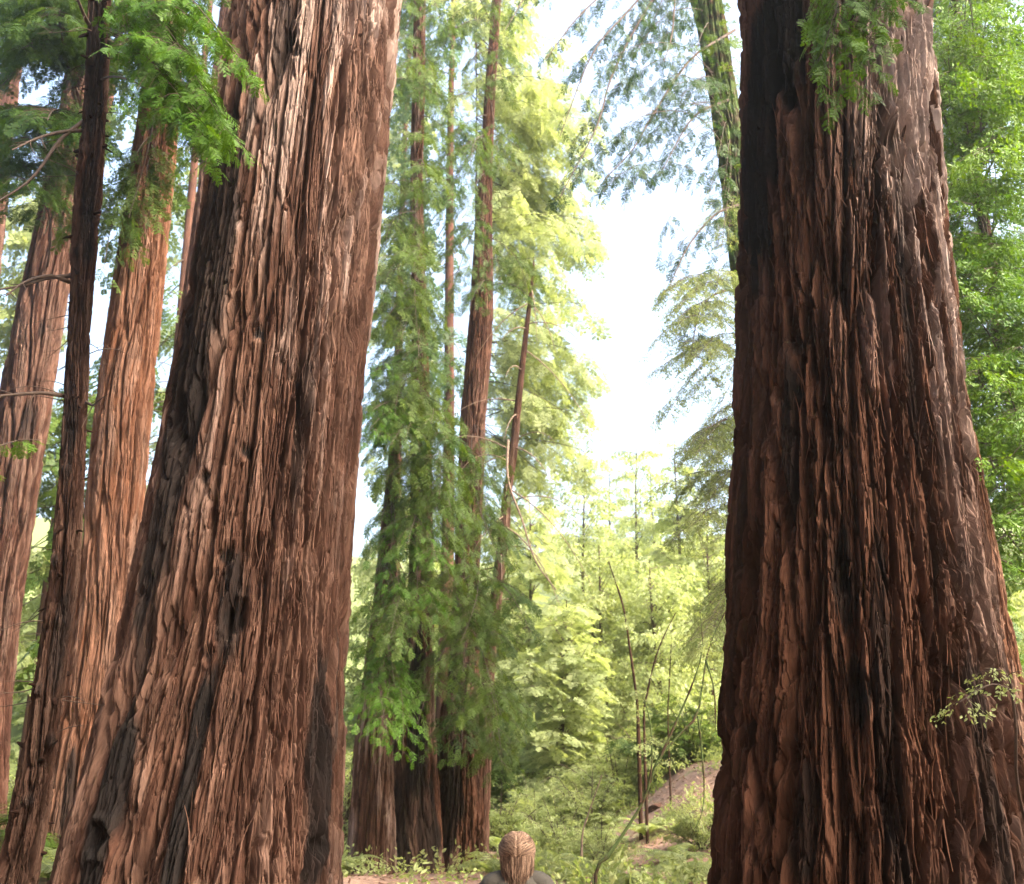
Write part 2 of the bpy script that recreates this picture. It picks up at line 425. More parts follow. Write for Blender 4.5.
def build_trunk(T, name, material, parent, seed, nf, nb, dz, zfine, sc=1.0, depth=1.0, grey=(0.0, 1.0), char=(), knots=(), lobes=0.0, strips=0, zback=None):
    """nf/nb columns on the near/far half; rows dz apart up to zfine, coarser above."""
    th = np.r_[np.linspace(-np.pi * .56, np.pi * .56, nf), np.linspace(np.pi * .56, 2 * np.pi - np.pi * .56, nb + 2)[1:-1]]
    z0, z1 = T.zs[0], T.zs[-1]
    zr = np.arange(z0, min(zfine, z1), dz)
    if z1 > zr[-1] + dz: zr = np.r_[zr, np.linspace(zr[-1], z1, max(6, int((z1 - zr[-1]) / .25)))[1:]]
    TH, Z = np.meshgrid(th, zr)
    R0 = T.R(Z); C0 = T.c(Z)
    Rref = float(T.R(z0 + .3 * (min(zfine, z1) - z0)))
    ths = np.where(TH > np.pi, TH - 2 * np.pi, TH)
    u = ths * Rref
    d, tint, i2, i3, ridge, uu = bark_field(u, Z, seed, sc, depth)
    g0 = T.base[2]
    if lobes:
        d = d + lobes * (.25 + np.exp(-np.maximum(Z - g0, 0) / 2.2)) * (noise2(ths * 1.9 + 7, Z * .12, seed + 40) * .8 + .35 * noise2(ths * 4.1, Z * .1, seed + 41)) - lobes * .2
    gn = fbm(uu * 1.4 / sc, Z * .35 / sc, seed + 50)
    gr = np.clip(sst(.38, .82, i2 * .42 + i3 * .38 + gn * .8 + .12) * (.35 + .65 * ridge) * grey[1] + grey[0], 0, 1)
    # weathering plus painted light: paler with height and towards the right side
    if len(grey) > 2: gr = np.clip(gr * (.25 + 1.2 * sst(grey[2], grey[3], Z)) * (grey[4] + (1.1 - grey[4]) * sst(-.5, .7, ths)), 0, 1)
    ch = np.zeros_like(Z)
    cn = fbm(uu * 7 / sc, Z * 1.1 / sc, seed + 60)
    for px, py, hw, hh, amt in char:
        a0, zc = T.front(px, py); a1, _ = T.front(px + hw, py); a2, _ = T.front(px - hw, py); _, zh = T.front(px, py - hh)
        ha = max(abs(a1 - a2) / 2, .03); hz = abs(zh - zc)
        e = np.sqrt(((ths - a0 + .04 * cn) / ha) ** 2 + ((Z - zc) / hz) ** 2)
        ch = np.maximum(ch, amt * sst(1.2, .8, e + cn * .6))
    for px, py, rad, dep in knots:
        a0, zc = T.front(px, py)
        e = np.hypot((ths - a0) * Rref / rad, (Z - zc) / (rad * 1.3))
        e = e * (1 + .35 * noise2(ths * 30, Z * 9, seed + 70))
        d = d - dep * np.exp(-e ** 4 * .9) + dep * .22 * np.exp(-((e - 1.7) / .55) ** 2)
        ch = np.maximum(ch, (.9 if dep > 0 else .5) * sst(1.25, .6, e))
    rr = R0 + d * np.minimum(1, R0 / .25)
    X = C0 + rr * np.sin(TH); Y = T.D - rr * np.cos(TH)
    v = np.stack([X, Y, Z], -1).reshape(-1, 3)
    n, m = Z.shape
    i = np.arange(n - 1)[:, None]; j = np.arange(m)[None]; j2 = (j + 1) % m
    q = np.stack([i * m + j, i * m + j2, (i + 1) * m + j2, (i + 1) * m + j], -1).reshape(-1, 4)
    mb = MB()
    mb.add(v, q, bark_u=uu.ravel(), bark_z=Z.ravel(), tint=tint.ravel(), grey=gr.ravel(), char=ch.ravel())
    tip = np.array([[T.cs[-1], T.D, z1 + .3]])
    mb.add(tip); mb.a and None
    top = (n - 1) * m + np.arange(m)
    mb.t.append(np.stack([top, np.roll(top, -1), np.full(m, mb.n - 1)], -1))
    if strips:                                             # loose fibre strips peeling from the bark
        r = np.random.default_rng(seed + 99)
        ii = (r.uniform(0, 1, strips) * (len(zr) - 2)).astype(int); jj = r.integers(4, nf - 4, strips)
        for a, b in zip(ii, jj):
            if zr[a] > zfine: continue
            p = np.array([X[a, b], Y[a, b], Z[a, b]]); out = np.array([math.sin(TH[a, b]), -math.cos(TH[a, b]), 0]); sd = np.array([math.cos(TH[a, b]), math.sin(TH[a, b]), 0])
            l = r.uniform(.06, .36) * sc; w = r.uniform(.0025, .008) * sc; sg = 1 if r.random() < .3 else -1; lift = r.uniform(.008, .04) * sc; sw = r.normal(0, .12) * l
            k = np.linspace(0, 1, 4)
            cpt = p + np.outer(k * l * sg, [0, 0, 1]) + np.outer(-.006 + lift * k ** 1.6, out) + np.outer(sw * k ** 2, sd)
            ww = (w * (1 - .75 * k))[:, None] * sd
            vv = np.concatenate([cpt - ww, cpt + ww])
            qq = [[x, x + 4, x + 5, x + 1] for x in range(3)]
            mb.add(vv, qq, bark_u=uu[a, b], bark_z=Z[a, b] + k.repeat(1).tolist()[0], tint=float(np.clip(tint[a, b] + r.uniform(-.1, .35), 0, 1)), grey=float(gr[a, b] * .8), char=float(ch[a, b]))
    o = mb.build('trunk', material, None, smooth=False)
    o.data.transform(__import__('mathutils').Matrix.Translation(-Vector(T.base)))
    o.parent = parent
    return o

def part(mb, name, m, parent, smooth=False):
    """Build a child whose vertices were collected in world coordinates."""
    o = mb.build(name, m, None, smooth)
    o.data.transform(__import__('mathutils').Matrix.Translation(-parent.location))
    o.parent = parent
    return o

# ------------------------------------------------------------------ ground
def ground_h(x, y):
    x = np.asarray(x, float); y = np.asarray(y, float)
    h = (.95 - .42 * sst(-6.0, -3.2, x) * sst(6.5, 2.5, x)) * sst(6.2, 15, y)
    h = h + 1.9 * sst(20, 28, y) * sst(1.0, 5.0, x)                                 # the bank right of the gully
    h = h + .30 * np.clip(y - 34, 0, 90) * sst(34, 46, y) + .12 * np.clip(np.abs(x) - 14, 0, 60)
    h = h + .25 * fbm(x * .22 + 5, y * .22, 3) * sst(5, 9, y) + .08 * fbm(x * 1.3, y * 1.3, 8) * sst(5, 9, y)
    return h

def soil_mat():
    m, nt, N, L = mat('forest floor duff')
    out = N.new('ShaderNodeOutputMaterial'); b = N.new('ShaderNodeBsdfPrincipled'); b.inputs['Roughness'].default_value = .95
    tc = N.new('ShaderNodeTexCoord')
    n1 = noise_node(N, L, tc.outputs['Object'], 9, 8, .7); n2 = noise_node(N, L, tc.outputs['Object'], .45, 5, .6); n3 = noise_node(N, L, tc.outputs['Object'], 60, 4, .7)
    c = ramp(N, L, n1, [(.3, (.06, .033, .022)), (.5, (.15, .085, .06)), (.72, (.27, .17, .125))])
    g = ramp(N, L, n3, [(.35, (.05, .075, .016)), (.7, (.14, .16, .04))])
    k = ramp(N, L, math_(N, L, 'ADD', n2, attr(N, 'cover')), [(.5, (0, 0, 0)), (.6, (1, 1, 1))])
    c = mixc(N, L, k, c, g); L.new(c, b.inputs['Base Color'])
    bp = N.new('ShaderNodeBump'); bp.inputs['Strength'].default_value = .8; bp.inputs['Distance'].default_value = .05
    L.new(n1, bp.inputs['Height']); L.new(bp.outputs[0], b.inputs['Normal']); L.new(b.outputs[0], out.inputs[0])
    return m

gx = np.r_[np.linspace(-160, -26, 30)[:-1], np.arange(-26, 26, .3), np.linspace(26, 160, 30)]
gy = np.r_[np.linspace(-40, -2, 14)[:-1], np.arange(-2, 44, .3), np.linspace(44, 190, 50)]
GX, GY = np.meshgrid(gx, gy); GZ = ground_h(GX, GY)
mb = MB(); n, m_ = GX.shape
i = np.arange(n - 1)[:, None]; j = np.arange(m_ - 1)[None]
mb.add(np.stack([GX, GY, GZ], -1), np.stack([i * m_ + j, i * m_ + j + 1, (i + 1) * m_ + j + 1, (i + 1) * m_ + j], -1).reshape(-1, 4), cover=(.45 * sst(29, 36, GY) - .06).ravel())
tag(mb.build('ground', soil_mat(), smooth=True), 'brown forest floor rising to a wooded slope', 'ground', kind='structure')

# ------------------------------------------------------------------ 1. the two giants
TL = Trunk(11.0, [(0, 232, 403), (100, 221, 395), (200, 207, 385), (300, 190, 377), (400, 171, 366), (500, 152, 358), (600, 134, 354), (700, 112, 351), (800, 87, 350), (884, 64, 350)], 34, .45, lean_top=.06)
left_giant = empty('redwood_tree', TL.base, 'massive pale red-brown redwood trunk filling the left of the clearing, with scorched streaks', 'tree', 'giant redwoods flanking the clearing')
build_trunk(TL, 'trunk', M['bark_pale'], left_giant, 11, 640, 110, .0125, 12.3, 1.0, 1.0, (0.03, 1.25, 3.0, 9.5, .65),  # grey range paints a brighter top and a darker foot into the bark
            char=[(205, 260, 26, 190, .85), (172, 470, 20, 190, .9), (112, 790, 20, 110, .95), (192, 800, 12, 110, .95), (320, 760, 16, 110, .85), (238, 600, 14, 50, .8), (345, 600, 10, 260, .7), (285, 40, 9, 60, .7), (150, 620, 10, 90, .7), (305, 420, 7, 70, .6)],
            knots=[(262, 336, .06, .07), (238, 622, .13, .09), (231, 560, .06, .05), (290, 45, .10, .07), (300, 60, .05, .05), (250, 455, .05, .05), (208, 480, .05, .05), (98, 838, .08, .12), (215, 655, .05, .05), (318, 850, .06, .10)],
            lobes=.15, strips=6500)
TR = Trunk(9.6, [(0, 742, 928), (100, 740, 934), (200, 738, 940), (300, 735, 950), (400, 732, 960), (500, 729, 972), (600, 723, 986), (700, 717, 1002), (800, 713, 1019), (884, 709, 1032)], 34, .5, lean_top=-.02)
right_giant = empty('redwood_tree', TR.base, 'massive dark brown redwood trunk right of the clearing, pale only on its upper right side', 'tree', 'giant redwoods flanking the clearing')
build_trunk(TR, 'trunk', M['bark_dark'], right_giant, 37, 640, 110, .0115, 11.0, 1.0, 1.4, (0.0, 1.9, 3.8, 8.0, .05),  # grey range paints the lit upper right side into the bark
            char=[(762, 120, 26, 150, .9), (775, 30, 30, 70, .95), (790, 420, 7, 90, .8), (745, 500, 8, 300, .6), (838, 580, 12, 50, .8), (905, 300, 9, 200, .6), (880, 720, 14, 160, .7), (985, 760, 14, 120, .7), (850, 690, 10, 40, .8), (800, 830, 14, 60, .7)],
            knots=[(853, 690, .08, .06), (838, 580, .07, .04), (795, 385, .05, .05), (768, 455, .035, .03)], lobes=.10, strips=6500)

# ------------------------------------------------------------------ 2. the trees on the left
TB = Trunk(17, [(0, 152, 186), (100, 140, 180), (200, 126, 172), (300, 110, 162), (400, 96, 153), (500, 86, 144), (600, 77, 136), (700, 60, 128), (800, 43, 122), (884, 28, 118)], 34, .3)
tree_b = empty('redwood_tree', TB.base, 'straight orange-barked redwood between the knobbly thin tree and the big left trunk', 'tree')
build_trunk(TB, 'trunk', M['bark_orange'], tree_b, 51, 190, 40, .035, 18, .8, .55, (0.05, .6), char=[(68, 790, 5, 40, .8)], lobes=.06)
TC = Trunk(10, [(0, 88, 112), (100, 84, 108), (150, 79, 106), (200, 73, 102), (300, 69, 93), (400, 63, 87), (500, 57, 84), (600, 47, 78), (700, 31, 63), (800, 14, 51), (884, -4, 38)], 22, .05)
tree_c = empty('young_redwood', TC.base, 'thin dark knobbly young redwood studded with broken branch stubs at far left', 'tree')
build_trunk(TC, 'trunk', M['bark_brown'], tree_c, 71, 130, 30, .016, 11, .35, 1.9, (0.0, .5), char=[(95, 60, 10, 100, .6), (90, 200, 9, 60, .6), (70, 420, 8, 60, .5), (60, 640, 7, 50, .5)], lobes=.06, strips=900, knots=[(float(x), float(y), .045, -.05) for x, y in ((84, 150), (92, 60), (78, 250), (70, 350), (66, 470), (74, 420), (55, 560), (62, 620), (40, 690), (50, 740), (30, 800), (98, 110), (88, 205))])
TD = Trunk(20, [(0, 80, 112), (100, 62, 104), (200, 42, 88), (300, 20, 66), (400, 0, 51), (500, -14, 36), (600, -24, 22), (700, -36, 12), (884, -60, 4)], 36, .3)
tree_d = empty('redwood_tree', TD.base, 'leaning red-brown redwood behind the thin knobbly tree, at the left edge', 'tree')
build_trunk(TD, 'trunk', M['bark_red'], tree_d, 91, 150, 36, .045, 21, .9, .6, (0.0, .8), char=[(30, 420, 6, 20, .6), (42, 330, 3, 10, .8)], lobes=.05)
TE = Trunk(27, [(0, 14, 34), (130, -8, 13), (200, -17, 7), (260, -26, 1), (500, -60, -28), (884, -100, -55)], 40, .25)
tree_e = empty('redwood_tree', TE.base, 'distant reddish trunk cut by the left edge of the photo, behind the leaning redwood', 'tree')
build_trunk(TE, 'trunk', M['bark_red'], tree_e, 95, 60, 20, .09, 26, .9, .6, (0.1, .5))
TF = Trunk(23, [(0, 222, 252), (170, 200, 236), (300, 183, 224), (400, 166, 212), (500, 150, 202), (884, 100, 170)], 38, .25)
tree_f = empty('redwood_tree', TF.base, 'pale pinkish redwood trunk peeking out just left of the big left trunk', 'tree')
build_trunk(TF, 'trunk', M['bark_red'], tree_f, 97, 80, 24, .07, 23, .9, .6, (0.25, .7))

# ------------------------------------------------------------------ 3. the cluster in the middle
TG = Trunk(24, [(0, 492, 501), (100, 484, 495), (150, 481, 493), (210, 476, 492), (320, 469, 494), (400, 461, 487), (500, 457, 483), (590, 453, 479), (700, 446, 480), (800, 438, 482), (884, 430, 486)], 36, .05)
tree_g = empty('redwood_tree', TG.base, 'tall slim brown redwood rising above the dark trunk cluster in the middle', 'tree', 'redwoods in the middle cluster')
build_trunk(TG, 'trunk', M['bark_red'], tree_g, 111, 110, 30, .05, 24, .6, .6, (0.0, .6), char=[(452, 680, 8, 60, .7), (460, 820, 16, 60, .6)])
TI = Trunk(22, [(0, 414, 426), (130, 411, 424), (200, 410, 423), (400, 412, 430), (520, 410, 433), (600, 408, 434), (700, 394, 434), (800, 388, 440), (884, 384, 446)], 34, .1)
tree_i = empty('redwood_tree', TI.base, 'dark redwood in the middle cluster, its tall stem half hidden by hanging foliage', 'tree', 'redwoods in the middle cluster')
build_trunk(TI, 'trunk', M['bark_dark'], tree_i, 121, 110, 30, .05, 22, .6, .6, (0.0, .5), char=[(418, 720, 10, 80, .9), (400, 830, 12, 60, .7), (430, 840, 10, 60, .8)])
TI2 = Trunk(21, [(420, 392, 398), (500, 384, 398), (640, 368, 395), (750, 353, 393), (884, 345, 398)], at(395, 400, 21)[2], .04)
tree_i2 = empty('redwood_tree', TI2.base, 'reddish redwood base right beside the foot of the big left trunk', 'tree', 'redwoods in the middle cluster')
build_trunk(TI2, 'trunk', M['bark_dark'], tree_i2, 131, 110, 30, .05, 20, .6, .6, (0.05, .6))
TH_ = Trunk(23, [(300, 528, 532), (320, 525, 530), (400, 515, 522), (450, 509, 518), (500, 502, 511), (530, 499, 510), (640, 484, 497), (700, 480, 493), (884, 468, 488)], 13.5, .03)
tree_h = empty('dead_tree', TH_.base, 'thin dead leaning trunk with bare twigs just right of the slim middle redwood', 'tree')
build_trunk(TH_, 'trunk', M['bark_red'], tree_h, 141, 60, 16, .06, 20, .4, .8, (0.1, .6))
TS = Trunk(22.6, [(715, 440, 478), (760, 436, 482), (820, 434, 484), (884, 428, 488)], at(460, 700, 22.6)[2], .34)
tree_s = empty('broken_stump', TS.base, 'dark broken redwood stump at the foot of the slim middle redwood', 'stump')
build_trunk(TS, 'trunk', M['bark_dark'], tree_s, 151, 120, 30, .03, 8, .6, .9, (0.0, .3), char=[(450, 800, 12, 60, .8)])

# ------------------------------------------------------------------ 4. behind the right giant
TLm = Trunk(20, [(0, 690, 722), (50, 701, 730), (100, 710, 738), (150, 716, 744), (200, 723, 751), (400, 745, 778), (600, 765, 803), (884, 785, 835)], 30, .12)
tree_l = empty('mossy_tree', TLm.base, 'moss covered leaning trunk slipping behind the left side of the dark right trunk', 'tree')
build_trunk(TLm, 'trunk', M['bark_moss'], tree_l, 161, 110, 30, .05, 21, .6, .7, (0.1, .5))
TM = Trunk(13.5, [(400, 935, 968), (580, 962, 1002), (650, 972, 1016), (720, 980, 1031), (800, 988, 1046), (884, 994, 1058)], 16, .12, lean_top=-.12)
tree_m = empty('redwood_tree', TM.base, 'reddish leaning redwood trunk low behind the right edge of the dark right trunk', 'tree')
build_trunk(TM, 'trunk', M['bark_orange'], tree_m, 171, 120, 30, .035, 12, .6, .7, (0.1, .8))

# ------------------------------------------------------------------ limbs and foliage
def limb_to(T, z0, end, sag=.3, n=12, side=0.0):
    """A path from the trunk at height z0 to the point end, arching and sagging."""
    e = np.asarray(end, float); d = e - np.array([T.c(z0), T.D, z0]); hd = unit(np.array([d[0], d[1], 0]) + 1e-6)
    p = np.array([T.c(z0), T.D, z0]) + hd * T.R(z0) * .7
    L = np.linalg.norm(e - p)
    mid = (p + e) / 2 + np.array([0, 0, sag * L * .5]) + np.cross(hd, [0, 0, 1]) * side * L
    pts = bez(p, mid, e, n)
    return pts + np.cumsum(rng.normal(0, .012 * L / n, pts.shape), 0)

def foliate(root, T, ends, kind, size, leafm, woodm, r0=.03, dens=8, side=.4, droop=.35, tint=.5, rise=(1.0, 3.5), sag=.3, t0=.2, name='crown'):
    """Grow limbs from the trunk to the listed end points: the wood is one 'limbs' mesh per tree, the leaves one 'crown'."""
    wood, lv = MB(), MB()
    for e in ends:
        z0 = min(T.zs[-1] - .3, max(T.base[2] + .6, e[2] + rng.uniform(*rise)))
        leafy_limb(wood, lv, limb_to(T, z0, e, sag, 12, rng.uniform(-.1, .1)), r0 * rng.uniform(.6, 1.2), kind, size, dens, side, droop, tint + rng.normal(0, .1), t0)
    return part(lv.merge(wood), name, [leafm, woodm], root)

def ends_in(boxes):
    """Random end points in pixel boxes (x0, x1, y0, y1, D0, D1, count)."""
    out = []
    for x0, x1, y0, y1, d0, d1, c in boxes:
        for _ in range(c): out.append(at(rng.uniform(x0, x1), rng.uniform(y0, y1), rng.uniform(d0, d1)))
    return out

# thin tree at the far left: bare dark branches, stubs, green sprays above
for path in ([(88, 118), (60, 140), (30, 180), (-20, 212)], [(86, 130), (62, 132), (38, 138), (12, 150)], [(72, 276), (48, 278), (20, 286), (-18, 292)], [(70, 282), (50, 276), (25, 282), (6, 296)],
             [(66, 396), (40, 393), (10, 395), (-20, 398)], [(92, 30), (84, 15), (76, -5), (66, -30)], [(108, 40), (122, 50), (138, 64), (150, 90)], [(86, 402), (92, 405), (96, 404)]):
    w = MB(); pts = poly([at(x, y, 10 + (k * -.25)) for k, (x, y) in enumerate(path)], 14)
    tube(w, pts, np.linspace(.026, .007, 14) * (1 if len(path) > 3 else .7), 6)
    for _ in range(5):
        k = rng.integers(4, 13); d = unit(pts[k] - pts[k - 1]); s = unit(np.cross(d, [0, 1, 0])) * rng.choice([-1, 1])
        l = rng.uniform(.06, .22); tube(w, bez(pts[k], pts[k] + (d + s * .6) * l * .5, pts[k] + (d * .8 + s) * l - np.array([0, 0, .3 * l]), 4), np.linspace(.007, .002, 4), 4)
    tag(part(w, 'branch', M['twig'], tree_c, True), 'bare dark branch')
for k in range(48):
    z = rng.uniform(1.0, 10.5); th = rng.uniform(-2.4, 2.4); p = TC.pt(z, th, .85); o = np.array([math.sin(th), -math.cos(th), rng.uniform(-.7, .5)])
    l = rng.uniform(.03, .10); w = MB(); r = rng.uniform(.008, .024)
    tube(w, bez(p, p + o * l * .6, p + o * l + np.array([0, 0, rng.uniform(-.5, .2) * l]), 5), np.array([1.6, 1.2, 1.0, .8, .35]) * r, 7)
    part(w, 'branch_stub', M['bark_brown'], tree_c, True)
for k in range(30):
    z = rng.uniform(2, 10.8); th = rng.choice([-1.3, 1.4]) + rng.normal(0, .5); p = TC.pt(z, th, .9); o = np.array([math.sin(th), -math.cos(th), rng.uniform(-.5, .5)]); l = rng.uniform(.12, .5)
    w = MB(); e = p + o * l + np.array([0, 0, rng.uniform(-.5, .1) * l]); m_ = p + o * l * .5 + rng.normal(0, .12 * l, 3)
    pts = bez(p, m_, e, 7); tube(w, pts, np.linspace(.006, .002, 7), 4); tube(w, bez(pts[4], pts[4] + rng.normal(0, .1 * l, 3), pts[4] + o * .3 * l + rng.normal(0, .18 * l, 3), 4), np.linspace(.004, .0015, 4), 4)
    part(w, 'dead_twig', M['twig'], tree_c, True)
ends = ends_in([(105, 175, -20, 60, 8.6, 9.8, 4), (170, 235, -10, 90, 8.2, 9.2, 7), (185, 255, 60, 140, 8.2, 9.2, 6), (205, 258, 120, 205, 8.2, 9.0, 4)])
foliate(tree_c, TC, ends, 'fine', .22, M['leaf_vivid'], M['twig'], .012, 6.5, .25, .45, .55, (1.2, 3.0), .25, .5)
w, lv = MB(), MB()
leafy_limb(w, lv, poly([at(45, 440, 9.2), at(20, 440, 9.0), at(-10, 450, 8.8), at(-40, 470, 8.7)][::-1], 10), .01, 'fine', .2, 12, .3, .4, .6, .1)
part(lv.merge(w), 'low_spray', [M['leaf_vivid'], M['twig']], tree_c)

# the leaning redwood and its neighbours carry the dark green canopy of the upper left corner
foliate(tree_d, TD, ends_in([(-30, 80, -60, 70, 13, 18, 11), (-30, 30, 60, 215, 13, 18, 9), (30, 80, 40, 150, 13, 18, 3), (20, 90, -50, 30, 13, 17, 6)]), 'mid', .38, M['leaf_deep'], M['twig'], .03, 6, .4, .4, .5, (1, 4), .3, .3)
foliate(tree_b, TB, ends_in([(110, 150, -40, 70, 14, 18, 6), (150, 215, -30, 130, 14, 17, 8), (115, 150, 150, 250, 15, 17, 3), (95, 130, 230, 330, 15, 17, 3)]), 'mid', .36, M['leaf_mid'], M['twig'], .02, 6, .4, .45, .4, (1, 3.5), .3, .35)

# sprays high on the right giant, and a small sprig near its foot
w, lv = MB(), MB()
for e, s in [((845, 92), 9), ((868, 60), 9), ((820, 60), 9), ((870, 88), 8.9), ((826, 84), 8.7)]:
    z0 = at(840, -60, 8.3)[2] + rng.uniform(0, 1.2); p0 = TR.pt(z0, rng.uniform(-.35, .35), .95); en = at(e[0], e[1], 7.75)
    leafy_limb(w, lv, bez(p0, (p0 + en) / 2 + np.array([0, -.35, .15]), en, 10), .010, 'fine', .2, 6, .22, .5, .55, .5)
part(lv.merge(w), 'crown', [M['leaf_vivid'], M['twig']], right_giant)
w, lv = MB(), MB()
leafy_limb(w, lv, poly([at(1012, 690, 8.0), at(995, 684, 7.9), at(978, 690, 7.85), at(960, 702, 7.8)], 9), .008, 'leaf', .2, 9, .25, .3, .6, .3)
leafy_limb(w, lv, poly([at(1012, 690, 8.0), at(1005, 672, 7.9), at(985, 668, 7.85)], 7), .007, 'leaf', .2, 9, .25, .3, .6, .3)
tube(w, poly([at(1012, 690, 8.0), at(1016, 730, 8.1), at(1018, 790, 8.3), TR.pt(1.2, .9, 1)], 10), np.linspace(.009, .013, 10), 6)
part(lv.merge(w), 'shoot', [M['leaf_pale'], M['twig']], right_giant)

# the mossy tree behind the right giant: twigs trailing over the white sky and green curtains beside the trunk
foliate(tree_l, TLm, ends_in([(640, 700, 40, 180, 16, 21, 8), (600, 690, 20, 110, 14, 20, 8), (560, 640, 60, 230, 14, 18, 6), (650, 728, 180, 320, 16, 20, 5)]), 'fine', .24, M['leaf_dark'], M['twig'], .011, 2.0, .2, .7, .5, (1.5, 5), .45, .35)
w, lv = MB(), MB()
for e in ends_in([(682, 728, 300, 480, 15, 19, 14), (660, 728, 480, 560, 14, 18, 8), (695, 728, 540, 700, 14, 18, 6), (700, 730, 230, 300, 16, 19, 3), (645, 705, 280, 450, 15, 18, 9)]):
    z0 = e[2] + rng.uniform(.6, 2.6)
    leafy_limb(w, lv, limb_to(TLm, z0, e, .3), .010, 'leaf', .2, 5, .35, .5, .5 + rng.normal(0, .15), .35)
part(lv.merge(w), 'lower_crown', [M['leaf_pale'], M['twig']], tree_l)
w, lv = MB(), MB()
for k in range(190):                                            # moss and ferny tufts wrapped round its upper stem
    z = rng.uniform(11.5, 20); th = rng.uniform(-2, 1.6); p = TLm.pt(z, th, .97); o = np.array([math.sin(th), -math.cos(th), rng.uniform(-.9, .2)])
    place(lv, 'fine', [p], [o], [rng.normal(0, .4), rng.normal(0, .4), 1], rng.uniform(.22, .42), rng.uniform(.3, .8))
part(lv, 'moss_tufts', M['leaf_mid'], tree_l)

w, lv = MB(), MB()
for pp in ([(760, -150), (690, -70), (638, 0), (594, 51), (560, 136)], [(740, -120), (680, -40), (640, 20), (611, 78), (597, 126), (560, 197)], [(735, 30), (690, 60), (650, 120), (633, 149), (604, 180)], [(715, -60), (680, -20), (672, 34), (664, 62)],
           [(738, 205), (715, 215), (689, 245), (668, 290)], [(728, 100), (700, 112), (684, 130), (660, 175)], [(700, -40), (640, -30), (585, 10), (545, 60)], [(745, 290), (720, 292), (700, 310), (690, 360)], [(700, -60), (610, -60), (540, -20), (505, 30)]):
    leafy_limb(w, lv, poly([at(x, y, 19.2 - q * .9) for q, (x, y) in enumerate(pp)], 16), .03, 'fine', .26, 2.2, .18, .7, .4, .35)
part(lv.merge(w), 'trailing_branches', [M['leaf_dark'], M['twig']], tree_l)

# the slim trees of the middle cluster hold a curtain of sprays
foliate(tree_i, TI, ends_in([(370, 430, 180, 330, 19, 22, 20), (368, 455, 320, 460, 18, 21, 24), (365, 455, 440, 560, 18, 21, 20), (380, 450, -20, 190, 19, 22, 26), (385, 470, 560, 640, 17, 20, 6)]), 'fine', .28, M['leaf_mid'], M['twig'], .012, 4.0, .35, .6, .5, (.6, 2.6), .3, .3)
foliate(tree_i2, TI2, ends_in([(362, 400, 350, 500, 18, 21, 8), (364, 400, 520, 680, 18, 20, 7), (380, 440, 560, 760, 17, 19, 7)]), 'fine', .2, M['leaf_vivid'], M['twig'], .013, 5.0, .35, .6, .5, (.6, 2.2), .3, .3)
foliate(tree_g, TG, ends_in([(440, 530, 130, 330, 20, 24, 18), (430, 520, -40, 120, 20, 24, 18), (440, 545, 560, 700, 18, 22, 10), (400, 530, 690, 790, 17, 20, 7), (440, 500, 430, 560, 21, 24, 7)]), 'fine', .25, M['leaf_mid'], M['twig'], .014, 3.6, .35, .6, .4, (.6, 3), .3, .3)
for k in range(26):
    z = rng.uniform(5, 13); th = rng.uniform(-1.9, 1.9); p = TH_.pt(z, th, .8); o = np.array([math.sin(th), -math.cos(th) * .6, rng.uniform(-.9, .3)]); l = rng.uniform(.5, 1.9)
    w = MB(); tube(w, bez(p, p + o * l * .6 + np.array([0, 0, .15 * l]), p + o * l - np.array([0, 0, .35 * l]), 7), np.linspace(.018, .004, 7), 4); part(w, 'branch', M['deadwood'], tree_h, True)
w2 = MB(); tube(w2, poly([at(508, 440, 22.6), at(508, 480, 22.3), at(522, 520, 22.2), at(535, 560, 22.2), at(556, 590, 22.0)], 18), np.linspace(.03, .012, 18), 5)
tag(part(w2, 'branch', M['deadwood'], tree_h, True), 'pale curved dead branch')

# ------------------------------------------------------------------ background trees
def simple_tree(name, label, cat, group, px, D, top_z, r, boxes, kind, size, leafm, barkm='bark_red', lean=0.0, dens=4.5, droop=.4, rise=(.3, 2.5), sag=.25, tint=.5, side=.4, r0=.02, t0=.2):
    b = at(px, 800, D); g = float(ground_h(b[0], D)); root = empty(name, (b[0], D, g), label, cat, group)
    w = MB(); k = np.linspace(0, 1, 22); hgt = top_z - g
    pts = np.stack([b[0] + lean * k * hgt + .12 * np.sin(k * 7 + px) * r * 3, D + 0 * k, g - .3 + (hgt + .3) * k], 1)
    tube(w, pts, r * (1 - .88 * k) + .3 * r * np.exp(-k * 14), 10, bark_u=np.tile(np.arange(10) * r * .6, 22), bark_z=np.repeat(k * hgt, 10), tint=rng.uniform(.2, .8, 220))
    part(w, 'trunk', M[barkm], root, True)
    class T: pass
    T = T(); T.zs = pts[:, 2]; T.D = D; T.base = np.array([b[0], D, g]); T.c = lambda z: np.interp(z, pts[:, 2], pts[:, 0]); T.R = lambda z: float(np.interp(z, pts[:, 2], r * (1 - .88 * k)))
    foliate(root, T, ends_in(boxes), kind, size, leafm, M['twig'], r0, dens, side, droop, tint, rise, sag, t0)
    return root

